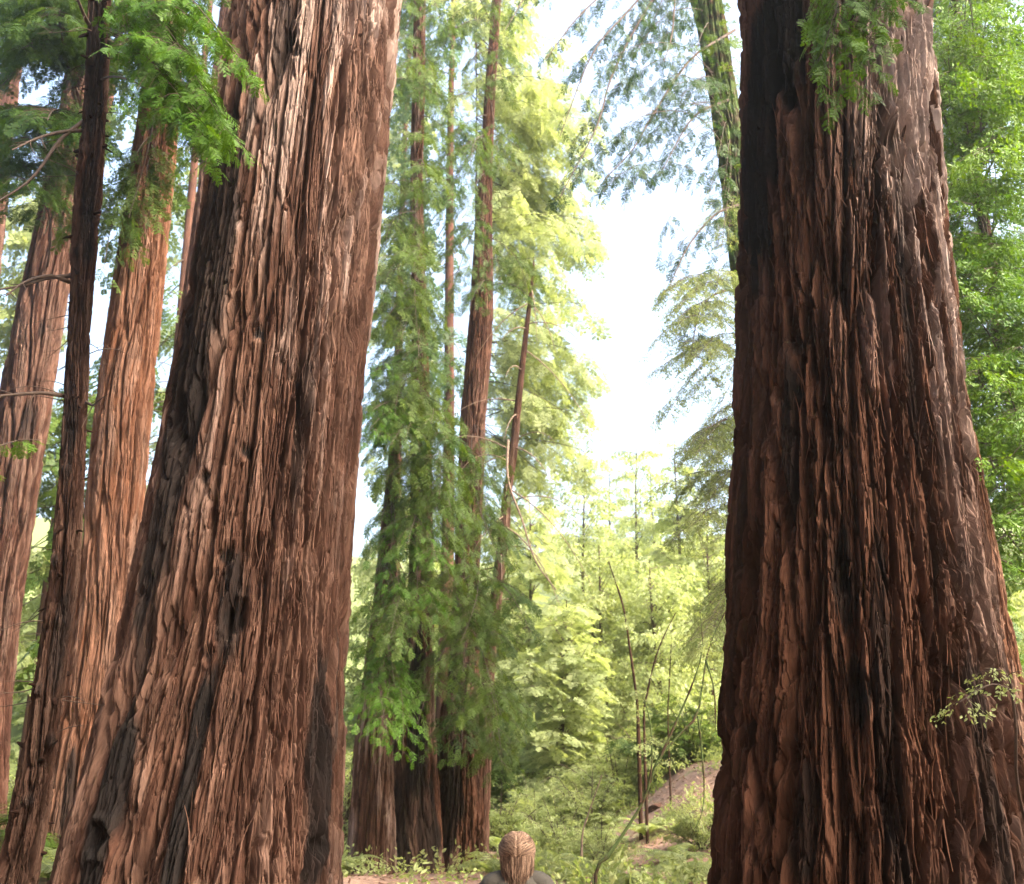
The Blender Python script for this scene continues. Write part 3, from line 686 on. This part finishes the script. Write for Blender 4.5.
# big bright tree at the right edge and a second one behind it
simple_tree('leafy_tree', 'bright green dense tree filling the right edge beside the dark right trunk', 'tree', None, 1075, 17, 19, .22,
            [(925, 1040, 60, 330, 12.5, 17, 48), (930, 1040, -30, 80, 13, 18, 22), (955, 1040, 330, 560, 12.5, 17, 44), (925, 1040, 0, 200, 13, 17, 22)], 'leaf', .42, M['leaf_bright'], 'bark_brown', 0, 4.5, .35, (-.4, 1.5), .2, .55)
simple_tree('conifer_tree', 'darker green conifer behind the bright tree at the right edge', 'tree', None, 985, 25, 32, .35,
            [(915, 1050, -60, 200, 20, 25, 44), (930, 1050, 200, 420, 21, 25, 34), (960, 1050, 420, 640, 21, 25, 26)], 'mid', .5, M['leaf_deep'], 'bark_brown', 0, 3.8, .4, (-.3, 2), .25, .5)
# yellow backlit tree right of the slim middle trunk
simple_tree('backlit_tree', 'tall yellow-green backlit tree with drooping sprays right of the slim middle redwood', 'tree', None, 468, 31, 27, .09,
            [(500, 605, 60, 260, 28, 34, 46), (520, 615, 200, 420, 28, 34, 36), (505, 600, 400, 560, 28, 34, 26), (430, 560, -40, 120, 27, 34, 24)], 'mid', .62, M['leaf_yellow'], 'bark_brown', 0, 3.0, .5, (.2, 3), .3, .55)
bg = [  # px, D, top_z, boxes
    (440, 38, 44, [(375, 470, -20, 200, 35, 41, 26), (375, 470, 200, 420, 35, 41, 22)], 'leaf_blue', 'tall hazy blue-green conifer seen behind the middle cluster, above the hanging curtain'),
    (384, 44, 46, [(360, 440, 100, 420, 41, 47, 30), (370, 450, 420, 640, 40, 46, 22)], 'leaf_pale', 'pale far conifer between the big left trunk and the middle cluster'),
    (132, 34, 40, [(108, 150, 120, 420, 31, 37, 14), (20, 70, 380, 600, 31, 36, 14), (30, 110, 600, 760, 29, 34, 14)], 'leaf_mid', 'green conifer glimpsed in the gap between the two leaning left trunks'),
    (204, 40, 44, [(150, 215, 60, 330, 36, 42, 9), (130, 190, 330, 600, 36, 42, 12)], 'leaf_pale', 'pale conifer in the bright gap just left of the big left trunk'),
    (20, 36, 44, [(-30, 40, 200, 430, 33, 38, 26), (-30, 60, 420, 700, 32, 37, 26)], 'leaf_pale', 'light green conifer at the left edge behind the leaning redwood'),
]
for px, D, tz, bx, lm, lab in bg:
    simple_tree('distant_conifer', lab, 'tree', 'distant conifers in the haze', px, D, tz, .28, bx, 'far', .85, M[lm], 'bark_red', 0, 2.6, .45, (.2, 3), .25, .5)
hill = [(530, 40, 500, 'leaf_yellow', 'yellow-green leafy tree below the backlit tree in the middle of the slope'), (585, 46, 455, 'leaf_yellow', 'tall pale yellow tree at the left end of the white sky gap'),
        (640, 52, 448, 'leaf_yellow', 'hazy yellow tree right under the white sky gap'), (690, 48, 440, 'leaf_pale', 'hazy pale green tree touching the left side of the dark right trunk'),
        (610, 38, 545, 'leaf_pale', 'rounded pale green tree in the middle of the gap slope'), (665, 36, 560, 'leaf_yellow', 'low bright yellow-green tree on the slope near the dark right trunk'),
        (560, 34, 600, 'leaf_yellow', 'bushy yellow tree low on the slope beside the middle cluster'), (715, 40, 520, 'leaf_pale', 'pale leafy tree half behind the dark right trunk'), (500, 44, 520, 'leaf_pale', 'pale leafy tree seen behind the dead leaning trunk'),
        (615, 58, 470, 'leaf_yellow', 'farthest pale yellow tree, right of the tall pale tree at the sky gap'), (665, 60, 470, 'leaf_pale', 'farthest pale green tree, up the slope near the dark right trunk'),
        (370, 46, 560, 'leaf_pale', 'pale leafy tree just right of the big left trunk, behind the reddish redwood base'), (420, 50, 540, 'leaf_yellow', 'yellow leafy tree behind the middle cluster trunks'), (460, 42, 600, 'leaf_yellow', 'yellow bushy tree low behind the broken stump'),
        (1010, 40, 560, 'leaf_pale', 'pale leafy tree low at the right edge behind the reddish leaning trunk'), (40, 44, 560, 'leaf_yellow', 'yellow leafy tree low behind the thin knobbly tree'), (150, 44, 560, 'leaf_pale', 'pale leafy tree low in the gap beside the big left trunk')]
for k_, (px, D, ty, lm, lab) in enumerate(hill):
    tz = at(px, ty, D)[2]; hw = 44; h = 800 - ty
    bx = [(px - hw * .6, px + hw * .6, ty, ty + h * .25, D - 2, D + 2, 22), (px - hw, px + hw, ty + h * .2, ty + h * .6, D - 3, D + 2.5, 40), (px - hw, px + hw, ty + h * .55, ty + h * 1.0, D - 3, D + 2, 40)]
    simple_tree('slope_tree', lab, 'tree', 'leafy trees on the sunny slope', px, D, tz, .12, bx, 'leaffar' if k_ % 3 else 'far', .58, M[lm], 'bark_brown', rng.uniform(-.05, .05), 3.8, .25, (-1.5, .3), .2, .55)

# ------------------------------------------------------------------ slender stems in the gap
def sapling(label, paths, D, r, leaf=None, name='sapling', size=.25, kind='leaf', dens=3, twigm='bark_brown'):
    b = at(*paths[0][0], D); g = float(ground_h(b[0], D)); root = empty(name, (b[0], D, g), label, 'sapling')
    for k, p in enumerate(paths):
        w, lv = MB(), MB(); pts = [at(x, y, D - .1 * k) for x, y in p]
        if k == 0 and pts[0][2] > g - .1: pts = [np.array([pts[0][0] - .02, D, g - .2])] + pts
        pts = poly(pts, 22); rr = r * (1 if k == 0 else .6)
        tube(w, pts, np.linspace(rr, rr * .3, 22) * (1 + .16 * rng.normal(0, 1, 22)), 7, bark_u=.2, bark_z=.3, tint=.4)
        part(w, 'stem' if k == 0 else 'branch', M[twigm], root, True)
        if leaf:
            w = MB(); leafy_limb(w, lv, pts, rr * .5, kind, size, dens, .22, .5, .5, .3); part(lv.merge(w), 'foliage', [M[leaf], M['twig']], root)
    return root
sapling('dark slim upright stem in the middle of the bright gap', [[(638, 720), (636, 694), (630, 650), (623, 606), (608, 560)]], 24, .045, leaf='leaf_yellow', size=.3, dens=2.2)
sapling('short dark stem leaning right in the bright gap', [[(644, 720), (647, 694), (655, 660), (664, 636), (676, 612)]], 23.5, .03, leaf='leaf_yellow', size=.3, dens=2.2)
sapling('thin straight stem rightmost of the bright gap stems', [[(668, 720), (669, 690), (671, 650), (672, 632)]], 25, .022, leaf='leaf_yellow', size=.3, dens=2.2)
sapling('pale bare stem among the bushes of the gully', [[(582, 838), (588, 815), (596, 792), (602, 775)]], 20, .022, twigm='deadwood')
sapling('long mossy limb leaning over the gully with drooping twigs beside the dark right trunk',
        [[(596, 872), (609, 855), (638, 811), (648, 789), (658, 760), (682, 732), (698, 712), (706, 660), (716, 630), (732, 600)],
         [(648, 789), (652, 760), (650, 722), (644, 700)], [(698, 716), (701, 745), (704, 780), (702, 812), (690, 838)], [(660, 758), (690, 690), (702, 650), (700, 610)], [(706, 660), (714, 690), (716, 730)]], 12.5, .021, 'leaf_pale', size=.16, dens=2.5, twigm='bark_moss')

# ------------------------------------------------------------------ bushes, ferns, rocks and logs of the gully
def bush_mesh(seed, leafm, kind='leaf', size=.26):
    r = np.random.default_rng(seed); w, lv = MB(), MB()
    for k in range(34):
        a = r.uniform(0, 2 * np.pi); l = r.uniform(.5, 1.25); el = r.uniform(.25, 1.4)
        e = np.array([math.cos(a) * math.cos(el), math.sin(a) * math.cos(el), math.sin(el)]) * l
        leafy_limb(w, lv, bez(np.array([0, 0, -.1]), e * .6 + np.array([0, 0, .25]), e, 8), .012, kind, size, 7, .35, .3, .5 + r.normal(0, .18), .3)
    return w, lv
bushes = []
specs = [('leaf_yellow', 'leaf', .26), ('leaf_pale', 'leaf', .3), ('leaf_mid', 'mid', .34)]
for k, (lm, kd, sz) in enumerate(specs):
    root = empty('bush', (0, 0, 0), 'bush', 'bush', 'bushes in the gully'); w, lv = bush_mesh(300 + k, M[lm], kd, sz)
    part(lv.merge(w), 'foliage', [M[lm], M['twig']], root); bushes.append(root)
bush_spots = [(500, 27, 1.3, 1, 'pale bush right of the stump at the foot of the middle cluster'), (535, 30, 1.6, 0, 'yellow bush straight above the person, low on the slope'), (560, 25, 1.1, 0, 'small yellow-green bush just right of the person'),
              (590, 29, 1.5, 1, 'pale bush behind the bare pale stem'), (620, 31, 1.8, 0, 'broad yellow bush in the middle of the gully'), (655, 32, 1.7, 1, 'pale bush on top of the brown bank'),
              (695, 30, 1.7, 2, 'green feathery bush on the bank beside the dark right trunk'), (575, 34, 2.4, 1, 'large pale bush far up the gully, left'), (640, 36, 2.6, 0, 'large yellow bush far up the gully, right'),
              (700, 22, .9, 1, 'little bush at the left foot of the dark right trunk'), (520, 34, 2.2, 2, 'feathery green bush behind the middle cluster, up the slope'), (600, 22, .8, 0, 'lowest yellow bush at the bottom of the gully'),
              (5, 16, .9, 2, 'feathery bush in the lower left corner behind the thin tree'), (30, 22, 1.5, 1, 'pale bush behind the thin knobbly tree, left edge'), (120, 24, 1.6, 2, 'feathery bush behind the orange-barked redwood'), (347, 26, 2.3, 1, 'pale bush in the slit between the big left trunk and the middle cluster'), (362, 31, 3.0, 0, 'tall yellow bush up the slope just right of the big left trunk')]
used = [0, 0, 0]
for px, D, s, k, lab in bush_spots:
    b = at(px, 800, D); o = copy_tree(bushes[k]) if used[k] else bushes[k]; used[k] = 1
    o.location = (b[0], D, float(ground_h(b[0], D))); o.scale = (s, s, s * rng.uniform(.85, 1.1)); o.rotation_euler = (0, 0, rng.uniform(0, 6.28)); o['label'] = lab

def fern_mesh():
    lv = MB(); r = np.random.default_rng(5)
    for k in range(13):
        a = k / 13 * 6.283 + r.uniform(-.2, .2); L = r.uniform(.55, .85); up = r.uniform(.7, 1.3)
        h = np.array([math.cos(a), math.sin(a), 0]); s = np.array([-math.sin(a), math.cos(a), 0])
        p = bez(np.zeros(3), h * L * .45 + np.array([0, 0, .6 * L * up]), h * L + np.array([0, 0, .12]), 24)
        for i in range(2, 24):
            t = i / 23; ln = .14 * math.sin(math.pi * min(1, .12 + t * .9)) + .01; d = unit(p[i] - p[i - 1])
            for sg in (1, -1):
                e = p[i] + s * sg * ln + d * ln * .3 - np.array([0, 0, .25 * ln]); wv = d * .016
                lv.add([p[i] - wv, p[i] + wv, e + wv * .3, e - wv * .3], [[0, 1, 2, 3]], tint=float(np.clip(.5 + r.normal(0, .2), 0, 1)))
        tube(lv, p, np.linspace(.005, .002, 24), 3, tint=.3)
    return lv
fern0 = empty('fern', (0, 0, 0), 'fern', 'fern', 'ferns on the gully floor'); part(fern_mesh(), 'fronds', M['leaf_pale'], fern0)
fern_spots = [(495, 21, 'fern beside the stump, nearest the middle cluster'), (508, 25, 'fern behind the left shoulder of the person'), (545, 20, 'low fern just right of the head of the person'), (560, 22, 'fern second to the right of the person'),
              (575, 19, 'fern left of the bare pale stem'), (600, 25, 'fern behind the lower end of the mossy limb'), (625, 18, 'fern under the mossy leaning limb'), (645, 24, 'fern low on the brown bank'), (670, 21, 'fern in the middle of the brown bank'),
              (690, 19, 'fern at the right end of the brown bank'), (528, 28, 'fern up the gully straight behind the person'), (612, 28, 'fern high in the gully beside the broad yellow bush'), (12, 13, 'fern at the foot of the thin knobbly tree'), (58, 14.5, 'fern between the two thinner left trunks'),
              (340, 19, 'fern at the foot of the reddish redwood base beside the big left trunk')]
for k, (px, D, lab) in enumerate(fern_spots):
    b = at(px, 800, D); o = fern0 if k == 0 else copy_tree(fern0)
    s = rng.uniform(.9, 1.5); o.location = (b[0], D, float(ground_h(b[0], D))); o.scale = (s,) * 3; o.rotation_euler = (0, 0, rng.uniform(0, 6.28)); o['label'] = lab

def log(label, p0, p1, r, name='fallen_log', m='bark_red'):
    root = empty(name, p0, label, 'log'); w = MB(); k = np.linspace(0, 1, 30)
    pts = p0 + np.outer(k, p1 - p0); v0 = w.n
    tube(w, pts, r * (1 - .2 * k) + .03 * r * rng.normal(0, 1, 30), 18, bark_u=np.tile(np.arange(18) * r * .35, 30), bark_z=np.repeat(k * np.linalg.norm(p1 - p0), 18), tint=rng.uniform(.2, .9, 540), grey=.2)
    for e, idx in ((0, pts[0]), (29, pts[-1])):
        w.add([idx], tint=.7); ring = e * 18 + np.arange(18); w.t.append(np.stack([ring, np.roll(ring, -1), np.full(18, w.n - 1)], -1))
    part(w, 'trunk', M[m], root)
a = at(655, 815, 26); b = at(720, 790, 28); log('brown fallen log lying on the bank beside the dark right trunk', a, b, .22)
mb = MB(); K = 5200; x = rng.uniform(-9, 9, K); y = rng.uniform(14.5, 36, K); ok = (noise2(x * .5, y * .5, 77) + .25 * noise2(x * 2, y * 2, 78) > -.28) & ~((x > 1.9) & (y > 18) & (y < 28) & (noise2(x * .8, y * .8, 5) > -.55)) & ~((x < -.2) & (y < 21.5) & (noise2(x * 1.1, y * 1.1, 91) < .3)); x, y = x[ok], y[ok]; K = len(x)
a = rng.uniform(0, 6.283, K); place(mb, 'leaf', np.stack([x, y, ground_h(x, y) - .02], 1), np.stack([np.cos(a), np.sin(a), rng.uniform(.3, 2.2, K)], 1), rng.normal(0, .5, (K, 3)) + [0, 0, 1], rng.uniform(.25, .6, K), np.clip(.5 + .5 * noise2(x * .9, y * .9, 31), 0, 1))
tag(mb.build('undergrowth', M['leaf_pale']), 'low pale green undergrowth covering the gully floor', 'undergrowth', kind='stuff')
# leaf litter on the bank and round the cluster
mb = MB(); K = 9000; x = rng.uniform(-7, 7, K); y = rng.uniform(12, 30, K); z = ground_h(x, y) + .015
P = np.stack([x, y, z], 1); d = rng.normal(0, 1, (K, 3)); d[:, 2] *= .25; d /= np.linalg.norm(d, axis=1)[:, None]; s = np.cross(d, [0, 0, 1]); l = rng.uniform(.03, .09, K)[:, None]
v = np.stack([P - d * l, P + s * l * .4 + [0, 0, .01], P + d * l, P - s * l * .4], 1)
mb.add(v, np.arange(K * 4).reshape(-1, 4), tint=np.repeat(rng.uniform(0, 1, K), 4))
tag(mb.build('leaf_litter', leaf_mat('dry leaves', (.12, .06, .04), (.32, .2, .14), .2, (1, .8, .6))), 'dry brown leaves strewn over the gully floor', 'leaf litter', kind='stuff')

# ------------------------------------------------------------------ the rest of the wood, behind and beside the viewer, plus unseen foliage added for shade
w, lv = MB(), MB()
for k in range(17):
    a = math.radians(-195 + k * 13.5 + rng.uniform(-3, 3)); Dk = rng.uniform(13, 19); Dk += 7 if -50 < math.degrees(a) < 32 else 0; c = np.array([Dk * math.sin(a + math.pi / 2 + math.pi), 0, 0])
    c = np.array([math.cos(a) * Dk * .95, math.sin(a) * Dk + 3, 0]); g = float(ground_h(c[0], c[1])); hk = rng.uniform(10, 12) if -50 < math.degrees(a) < 32 else rng.uniform(16, 21)  # trees towards the sun set back and kept low to let light in
    tube(w, np.array([[c[0], c[1], g - .3], [c[0], c[1], g + hk * .5], [c[0] + .3, c[1], g + hk]]), [.7, .5, .1], 12)
    P = c + np.stack([rng.normal(0, 1.7, 700), rng.normal(0, 1.7, 700), g + 1 + (hk - 1) * rng.uniform(0, 1, 700) ** .9], 1)
    place(lv, 'far', P, rng.normal(0, 1, (700, 3)), [0, 0, 1] + rng.normal(0, .4, (700, 3)), rng.uniform(.9, 1.5, 700), rng.uniform(.1, .9, 700))
P = np.concatenate([np.array([9.7, 2.75, 16.2]) + rng.normal(0, 1, (1700, 3)) * [1.0, .75, 1.7], np.array([9.7, 5.8, 5.4]) + rng.normal(0, 1, (450, 3)) * [.9, 1.1, .9]])  # two unseen foliage clumps, added in the sun's path to shade the trunks
nP = len(P); place(lv, 'far', P, rng.normal(0, 1, (nP, 3)), [0, 0, 1] + rng.normal(0, .4, (nP, 3)), rng.uniform(.6, 1.0, nP), rng.uniform(.1, .9, nP))
tube(w, np.array([[9.9, 3.4, 0], [9.9, 3.3, 12], [9.8, 3.1, 20]]), [.4, .3, .05], 10)  # stem added beneath the upper shading clump
tag(lv.merge(w).build('forest', [M['leaf_dark'], M['bark_red']]), 'dark forest closing round the clearing behind the viewer, with unseen foliage added to shade the giants', 'forest', kind='stuff')

# ------------------------------------------------------------------ the person
def person():
    D = 6.5; top = at(517, 828, D); g = float(ground_h(top[0], D)); Hh = top[2] - .015 - g; k = Hh / 1.60
    root = empty('person', (top[0], D, g), 'person seen from behind with braided light brown hair, standing in the clearing', 'person')
    me = bpy.data.meshes.new('body')
    J = {'pel': (0, 0, .86), 'wst': (0, .01, 1.0), 'chs': (0, 0, 1.18), 'shc': (0, -.01, 1.31), 'nk': (0, 0, 1.385), 'hd0': (0, .015, 1.45), 'hd1': (0, .01, 1.51)}
    R = {'pel': (.15, .11), 'wst': (.125, .09), 'chs': (.145, .10), 'shc': (.09, .06), 'nk': (.052, .052), 'hd0': (.066, .08), 'hd1': (.072, .09)}
    E = [('pel', 'wst'), ('wst', 'chs'), ('chs', 'shc'), ('shc', 'nk'), ('nk', 'hd0'), ('hd0', 'hd1')]
    for s, n in ((1, 'r'), (-1, 'l')):
        J.update({n + 'hip': (.085 * s, 0, .80), n + 'kn': (.09 * s, .01, .46), n + 'an': (.095 * s, -.02, .09), n + 'toe': (.11 * s, .13, .03),
                  n + 'sh': (.145 * s, -.01, 1.285), n + 'el': (.20 * s, -.03, 1.03), n + 'wr': (.20 * s, .06, .82), n + 'pa': (.195 * s, .085, .755)})
        R.update({n + 'hip': (.085, .09), n + 'kn': (.056, .06), n + 'an': (.036, .042), n + 'toe': (.036, .028), n + 'sh': (.048, .048), n + 'el': (.04, .04), n + 'wr': (.026, .03), n + 'pa': (.016, .036)})
        E += [('pel', n + 'hip'), (n + 'hip', n + 'kn'), (n + 'kn', n + 'an'), (n + 'an', n + 'toe'), ('shc', n + 'sh'), (n + 'sh', n + 'el'), (n + 'el', n + 'wr'), (n + 'wr', n + 'pa')]
        for f, (dy, ln) in enumerate([(.03, .07), (.012, .085), (-.008, .08), (-.026, .06)]):
            a, b = f'{n}f{f}a', f'{n}f{f}b'
            J[a] = (.193 * s, .085 + dy, .755 - ln * .55); J[b] = (.185 * s, .095 + dy * 1.1, .755 - ln); R[a] = (.009, .009); R[b] = (.007, .007); E += [(n + 'pa', a), (a, b)]
        J[n + 'ta'] = (.185 * s, .135, .775); J[n + 'tb'] = (.18 * s, .15, .735); R[n + 'ta'] = (.011, .011); R[n + 'tb'] = (.008, .008); E += [(n + 'wr', n + 'ta'), (n + 'ta', n + 'tb')]
    J['nose'] = (0, .125, 1.475); R['nose'] = (.012, .012); E.append(('hd0', 'nose'))
    names = list(J); idx = {n: i for i, n in enumerate(names)}
    me.from_pydata([tuple(c * k for c in J[n]) for n in names], [(idx[a], idx[b]) for a, b in E], [])
    body = bpy.data.objects.new('body', me); COL.objects.link(body); body.parent = root
    md = body.modifiers.new('skin', 'SKIN'); lay = me.skin_vertices[0]
    for n in names: lay.data[idx[n]].radius = tuple(c * k for c in R[n])
    lay.data[idx['pel']].use_root = True
    md2 = body.modifiers.new('sub', 'SUBSURF'); md2.levels = md2.render_levels = 2
    me.materials.append(plain_mat('skin', (.45, .26, .19), .5, .06))
    # ears, eyes and mouth sit on the head
    def blob(mb, c, r, n=12):
        a = np.linspace(0, np.pi, n); b = np.linspace(0, 2 * np.pi, n, endpoint=False); A, B = np.meshgrid(a, b, indexing='ij')
        v = np.stack([np.sin(A) * np.cos(B) * r[0], np.sin(A) * np.sin(B) * r[1], np.cos(A) * r[2]], -1) + np.asarray(c)
        i = np.arange(n - 1)[:, None]; j = np.arange(n)[None]
        mb.add(v, np.stack([i * n + j, (i + 1) * n + j, (i + 1) * n + (j + 1) % n, i * n + (j + 1) % n], -1).reshape(-1, 4))
    for s in (1, -1):
        m1 = MB(); blob(m1, (.078 * s * k, .0, 1.485 * k), (.010, .018, .03)); m1.build('ear', me.materials[0], root, True)
        m1 = MB(); blob(m1, (.03 * s * k, .088 * k, 1.50 * k), (.012, .010, .009)); m1.build('eye', plain_mat('eye', (.7, .68, .65), .2, .1), root, True)
    m1 = MB(); blob(m1, (0, .095 * k, 1.432 * k), (.022, .010, .008)); m1.build('mouth', plain_mat('lips', (.4, .15, .13), .5, .1), root, True)
    # jacket and trousers: tubes that follow the body
    jk = MB(); a = np.linspace(0, 2 * np.pi, 40, endpoint=False); prof = [(.80, .175, .13), (.86, .175, .13), (1.0, .16, .115), (1.12, .175, .125), (1.24, .19, .125), (1.31, .170, .11), (1.355, .125, .09), (1.39, .078, .075), (1.42, .068, .072), (1.425, .060, .064)]
    v = np.array([[(rx * math.cos(t) * k, ry * math.sin(t) * k, z * k) for t in a] for z, rx, ry in prof]); i = np.arange(len(prof) - 1)[:, None]; j = np.arange(40)[None]
    jk.add(v, np.stack([i * 40 + j, i * 40 + (j + 1) % 40, (i + 1) * 40 + (j + 1) % 40, (i + 1) * 40 + j], -1).reshape(-1, 4))
    for s in (1, -1): tube(jk, poly([np.array(c) * k for c in ((.03 * s, -.005, 1.325), (.10 * s, -.01, 1.325), (.165 * s, -.01, 1.275), (.205 * s, -.03, 1.03), (.205 * s, .05, .84))], 18), np.r_[.045, .052, .058, .062, .064, .066, .066, .065, .064, np.linspace(.063, .042, 9)] * k, 16)
    jk.build('jacket', plain_mat('dark brown jacket cloth', (.030, .026, .022), .85, .2, 60), root, True)
    tr = MB()
    for s in (1, -1): tube(tr, poly([np.array(c) * k for c in ((.075 * s, 0, .88), (.085 * s, 0, .78), (.09 * s, .01, .46), (.095 * s, -.02, .08))], 16), np.linspace(.105, .062, 16) * k, 16)
    tr.build('trousers', plain_mat('dark blue trousers', (.03, .04, .07), .85, .2, 60), root, True)
    # hair: a cap of combed locks with a plait down the middle of the back of the head
    hr = MB(); hc = np.array([0, .0, 1.50 * k]); rad = np.array([.100, .110, .094]) * k
    def sph(az, el, q=1.0): return hc + rad * q * np.array([math.cos(el) * math.cos(az), math.cos(el) * math.sin(az), math.sin(el)])
    blob(hr, hc + np.array([0, -.012, 0]), rad * .93, 28)
    r = np.random.default_rng(3)
    for s in (1, -1):
        for n in range(800):
            e0 = r.uniform(-.5, 1.45); a0 = -math.pi / 2 + s * r.uniform(.08, 1.9)          # starts on the side, is combed back to the plait
            e1 = e0 - r.uniform(.25, .6); a1 = -math.pi / 2 + s * .10
            q = 1.0 + r.uniform(0, .05)
            pts = np.array([sph(a0 + (a1 - a0) * t, e0 + (e1 - e0) * t, q + .04 * math.sin(t * 3.14)) for t in np.linspace(0, 1, 9)])
            tube(hr, pts, np.full(9, r.uniform(.0010, .0024)), 4, tint=float(r.uniform(0, 1)))
    for n in range(900):                                                                   # loose hair falling over the neck to the shoulders
        a0 = -math.pi / 2 + r.uniform(-1.35, 1.35); p0 = sph(a0, r.uniform(-.75, -.1), 1.0); q = p0 - hc
        end = np.array([p0[0] * .30 + r.normal(0, .012), -.085 + r.normal(0, .012), (1.25 + r.uniform(-.1, .06)) * k])
        pts = bez(p0, p0 + np.array([q[0] * .12, q[1] * .12, -.075]), end, 9); pts = pts + (np.sin(np.linspace(0, 9, 9) + r.uniform(0, 6)) * np.linspace(0, .008, 9))[:, None] * np.array([1, .4, 0]); tube(hr, pts, np.linspace(.0022, .001, 9), 4, tint=float(r.uniform(0, 1) ** 1.4))
    for n in range(15):                                                                    # crossing plait strands, herringbone
        e = 1.25 - n * .15
        for s in (1, -1):
            for f in range(11):
                o = (f - 5) * .009
                pts = np.array([sph(-math.pi / 2 + s * (.30 - .36 * t), e + o + .10 - .26 * t, 1.02 + .06 * math.sin(math.pi * t)) for t in np.linspace(0, 1, 7)])
                tube(hr, pts, np.array([.001, .002, .003, .003, .003, .002, .001]), 5, tint=float(np.clip(.55 + r.normal(0, .25), 0, 1)))
    m, nt, N, L = mat('light brown hair'); out = N.new('ShaderNodeOutputMaterial'); b = N.new('ShaderNodeBsdfPrincipled'); b.inputs['Roughness'].default_value = .7; b.inputs['Specular IOR Level'].default_value = .15
    L.new(ramp(N, L, attr(N, 'tint'), [(0, (.03, .016, .010)), (.5, (.085, .048, .032)), (1, (.24, .16, .115))]), b.inputs['Base Color']); L.new(b.outputs[0], out.inputs[0])
    tag(hr.build('hair', m, root, True), 'light brown braided hair')
person()

# ------------------------------------------------------------------ air, sky, sun, camera
m, nt, N, L = mat('thin forest mist'); out = N.new('ShaderNodeOutputMaterial'); pv = N.new('ShaderNodeVolumePrincipled')
pv.inputs['Color'].default_value = (.97, .98, .95, 1); pv.inputs['Density'].default_value = 0.0013; pv.inputs['Anisotropy'].default_value = .9
L.new(pv.outputs[0], out.inputs['Volume'])
mb = MB(); x0, x1, y0, y1, z0, z1 = -165, 165, -45, 195, -3, 62
mb.add([(x, y, z) for z in (z0, z1) for y in (y0, y1) for x in (x0, x1)], [[0, 2, 3, 1], [4, 5, 7, 6], [0, 1, 5, 4], [2, 6, 7, 3], [0, 4, 6, 2], [1, 3, 7, 5]])
tag(mb.build('haze', m), 'thin pale mist between the trees', 'haze', kind='stuff')

S = Vector((.63, -.36, .70)).normalized()
w = bpy.data.worlds.new('World'); scene.world = w; w.use_nodes = True
N, L = w.node_tree.nodes, w.node_tree.links; N.clear()
sky = N.new('ShaderNodeTexSky'); sky.sky_type = 'NISHITA'; sky.sun_disc = False
sky.sun_elevation = math.asin(S.z); sky.sun_rotation = math.atan2(S.x, S.y); sky.dust_density = 9.0; sky.air_density = 1.0; sky.ozone_density = 1.0
bgn = N.new('ShaderNodeBackground'); bgn.inputs['Strength'].default_value = .15; ow = N.new('ShaderNodeOutputWorld')
L.new(sky.outputs[0], bgn.inputs[0]); L.new(bgn.outputs[0], ow.inputs[0])
sd = bpy.data.lights.new('sun', 'SUN'); sd.energy = 2.3; sd.angle = math.radians(20); sd.color = (1, .93, .84)
so = bpy.data.objects.new('sun', sd); COL.objects.link(so); so.rotation_euler = S.to_track_quat('Z', 'Y').to_euler(); so.location = (20, -15, 40)

cd = bpy.data.cameras.new('camera'); cd.sensor_width = 36; cd.lens = F / W * 36; cd.clip_end = 2000; cd.clip_start = .05
cd.dof.use_dof = True; cd.dof.focus_distance = 9.5; cd.dof.aperture_fstop = 2.4
co = bpy.data.objects.new('camera', cd); COL.objects.link(co); co.location = (0, 0, EYE); co.rotation_euler = (math.pi / 2 + PITCH, 0, 0)
scene.camera = co
scene.view_settings.view_transform = 'Standard'; scene.view_settings.look = 'None'; scene.view_settings.gamma = 1; scene.view_settings.exposure = 2.82
scene.view_settings.use_white_balance = True; scene.view_settings.white_balance_temperature = 6800; scene.view_settings.white_balance_tint = 6
scene.cycles.volume_bounces = 1; scene.cycles.max_bounces = 8; scene.cycles.diffuse_bounces = 4; scene.cycles.transmission_bounces = 6
scene.cycles.use_denoising = True; scene.cycles.denoising_prefilter = 'ACCURATE'; scene.cycles.denoising_input_passes = 'RGB_ALBEDO_NORMAL'
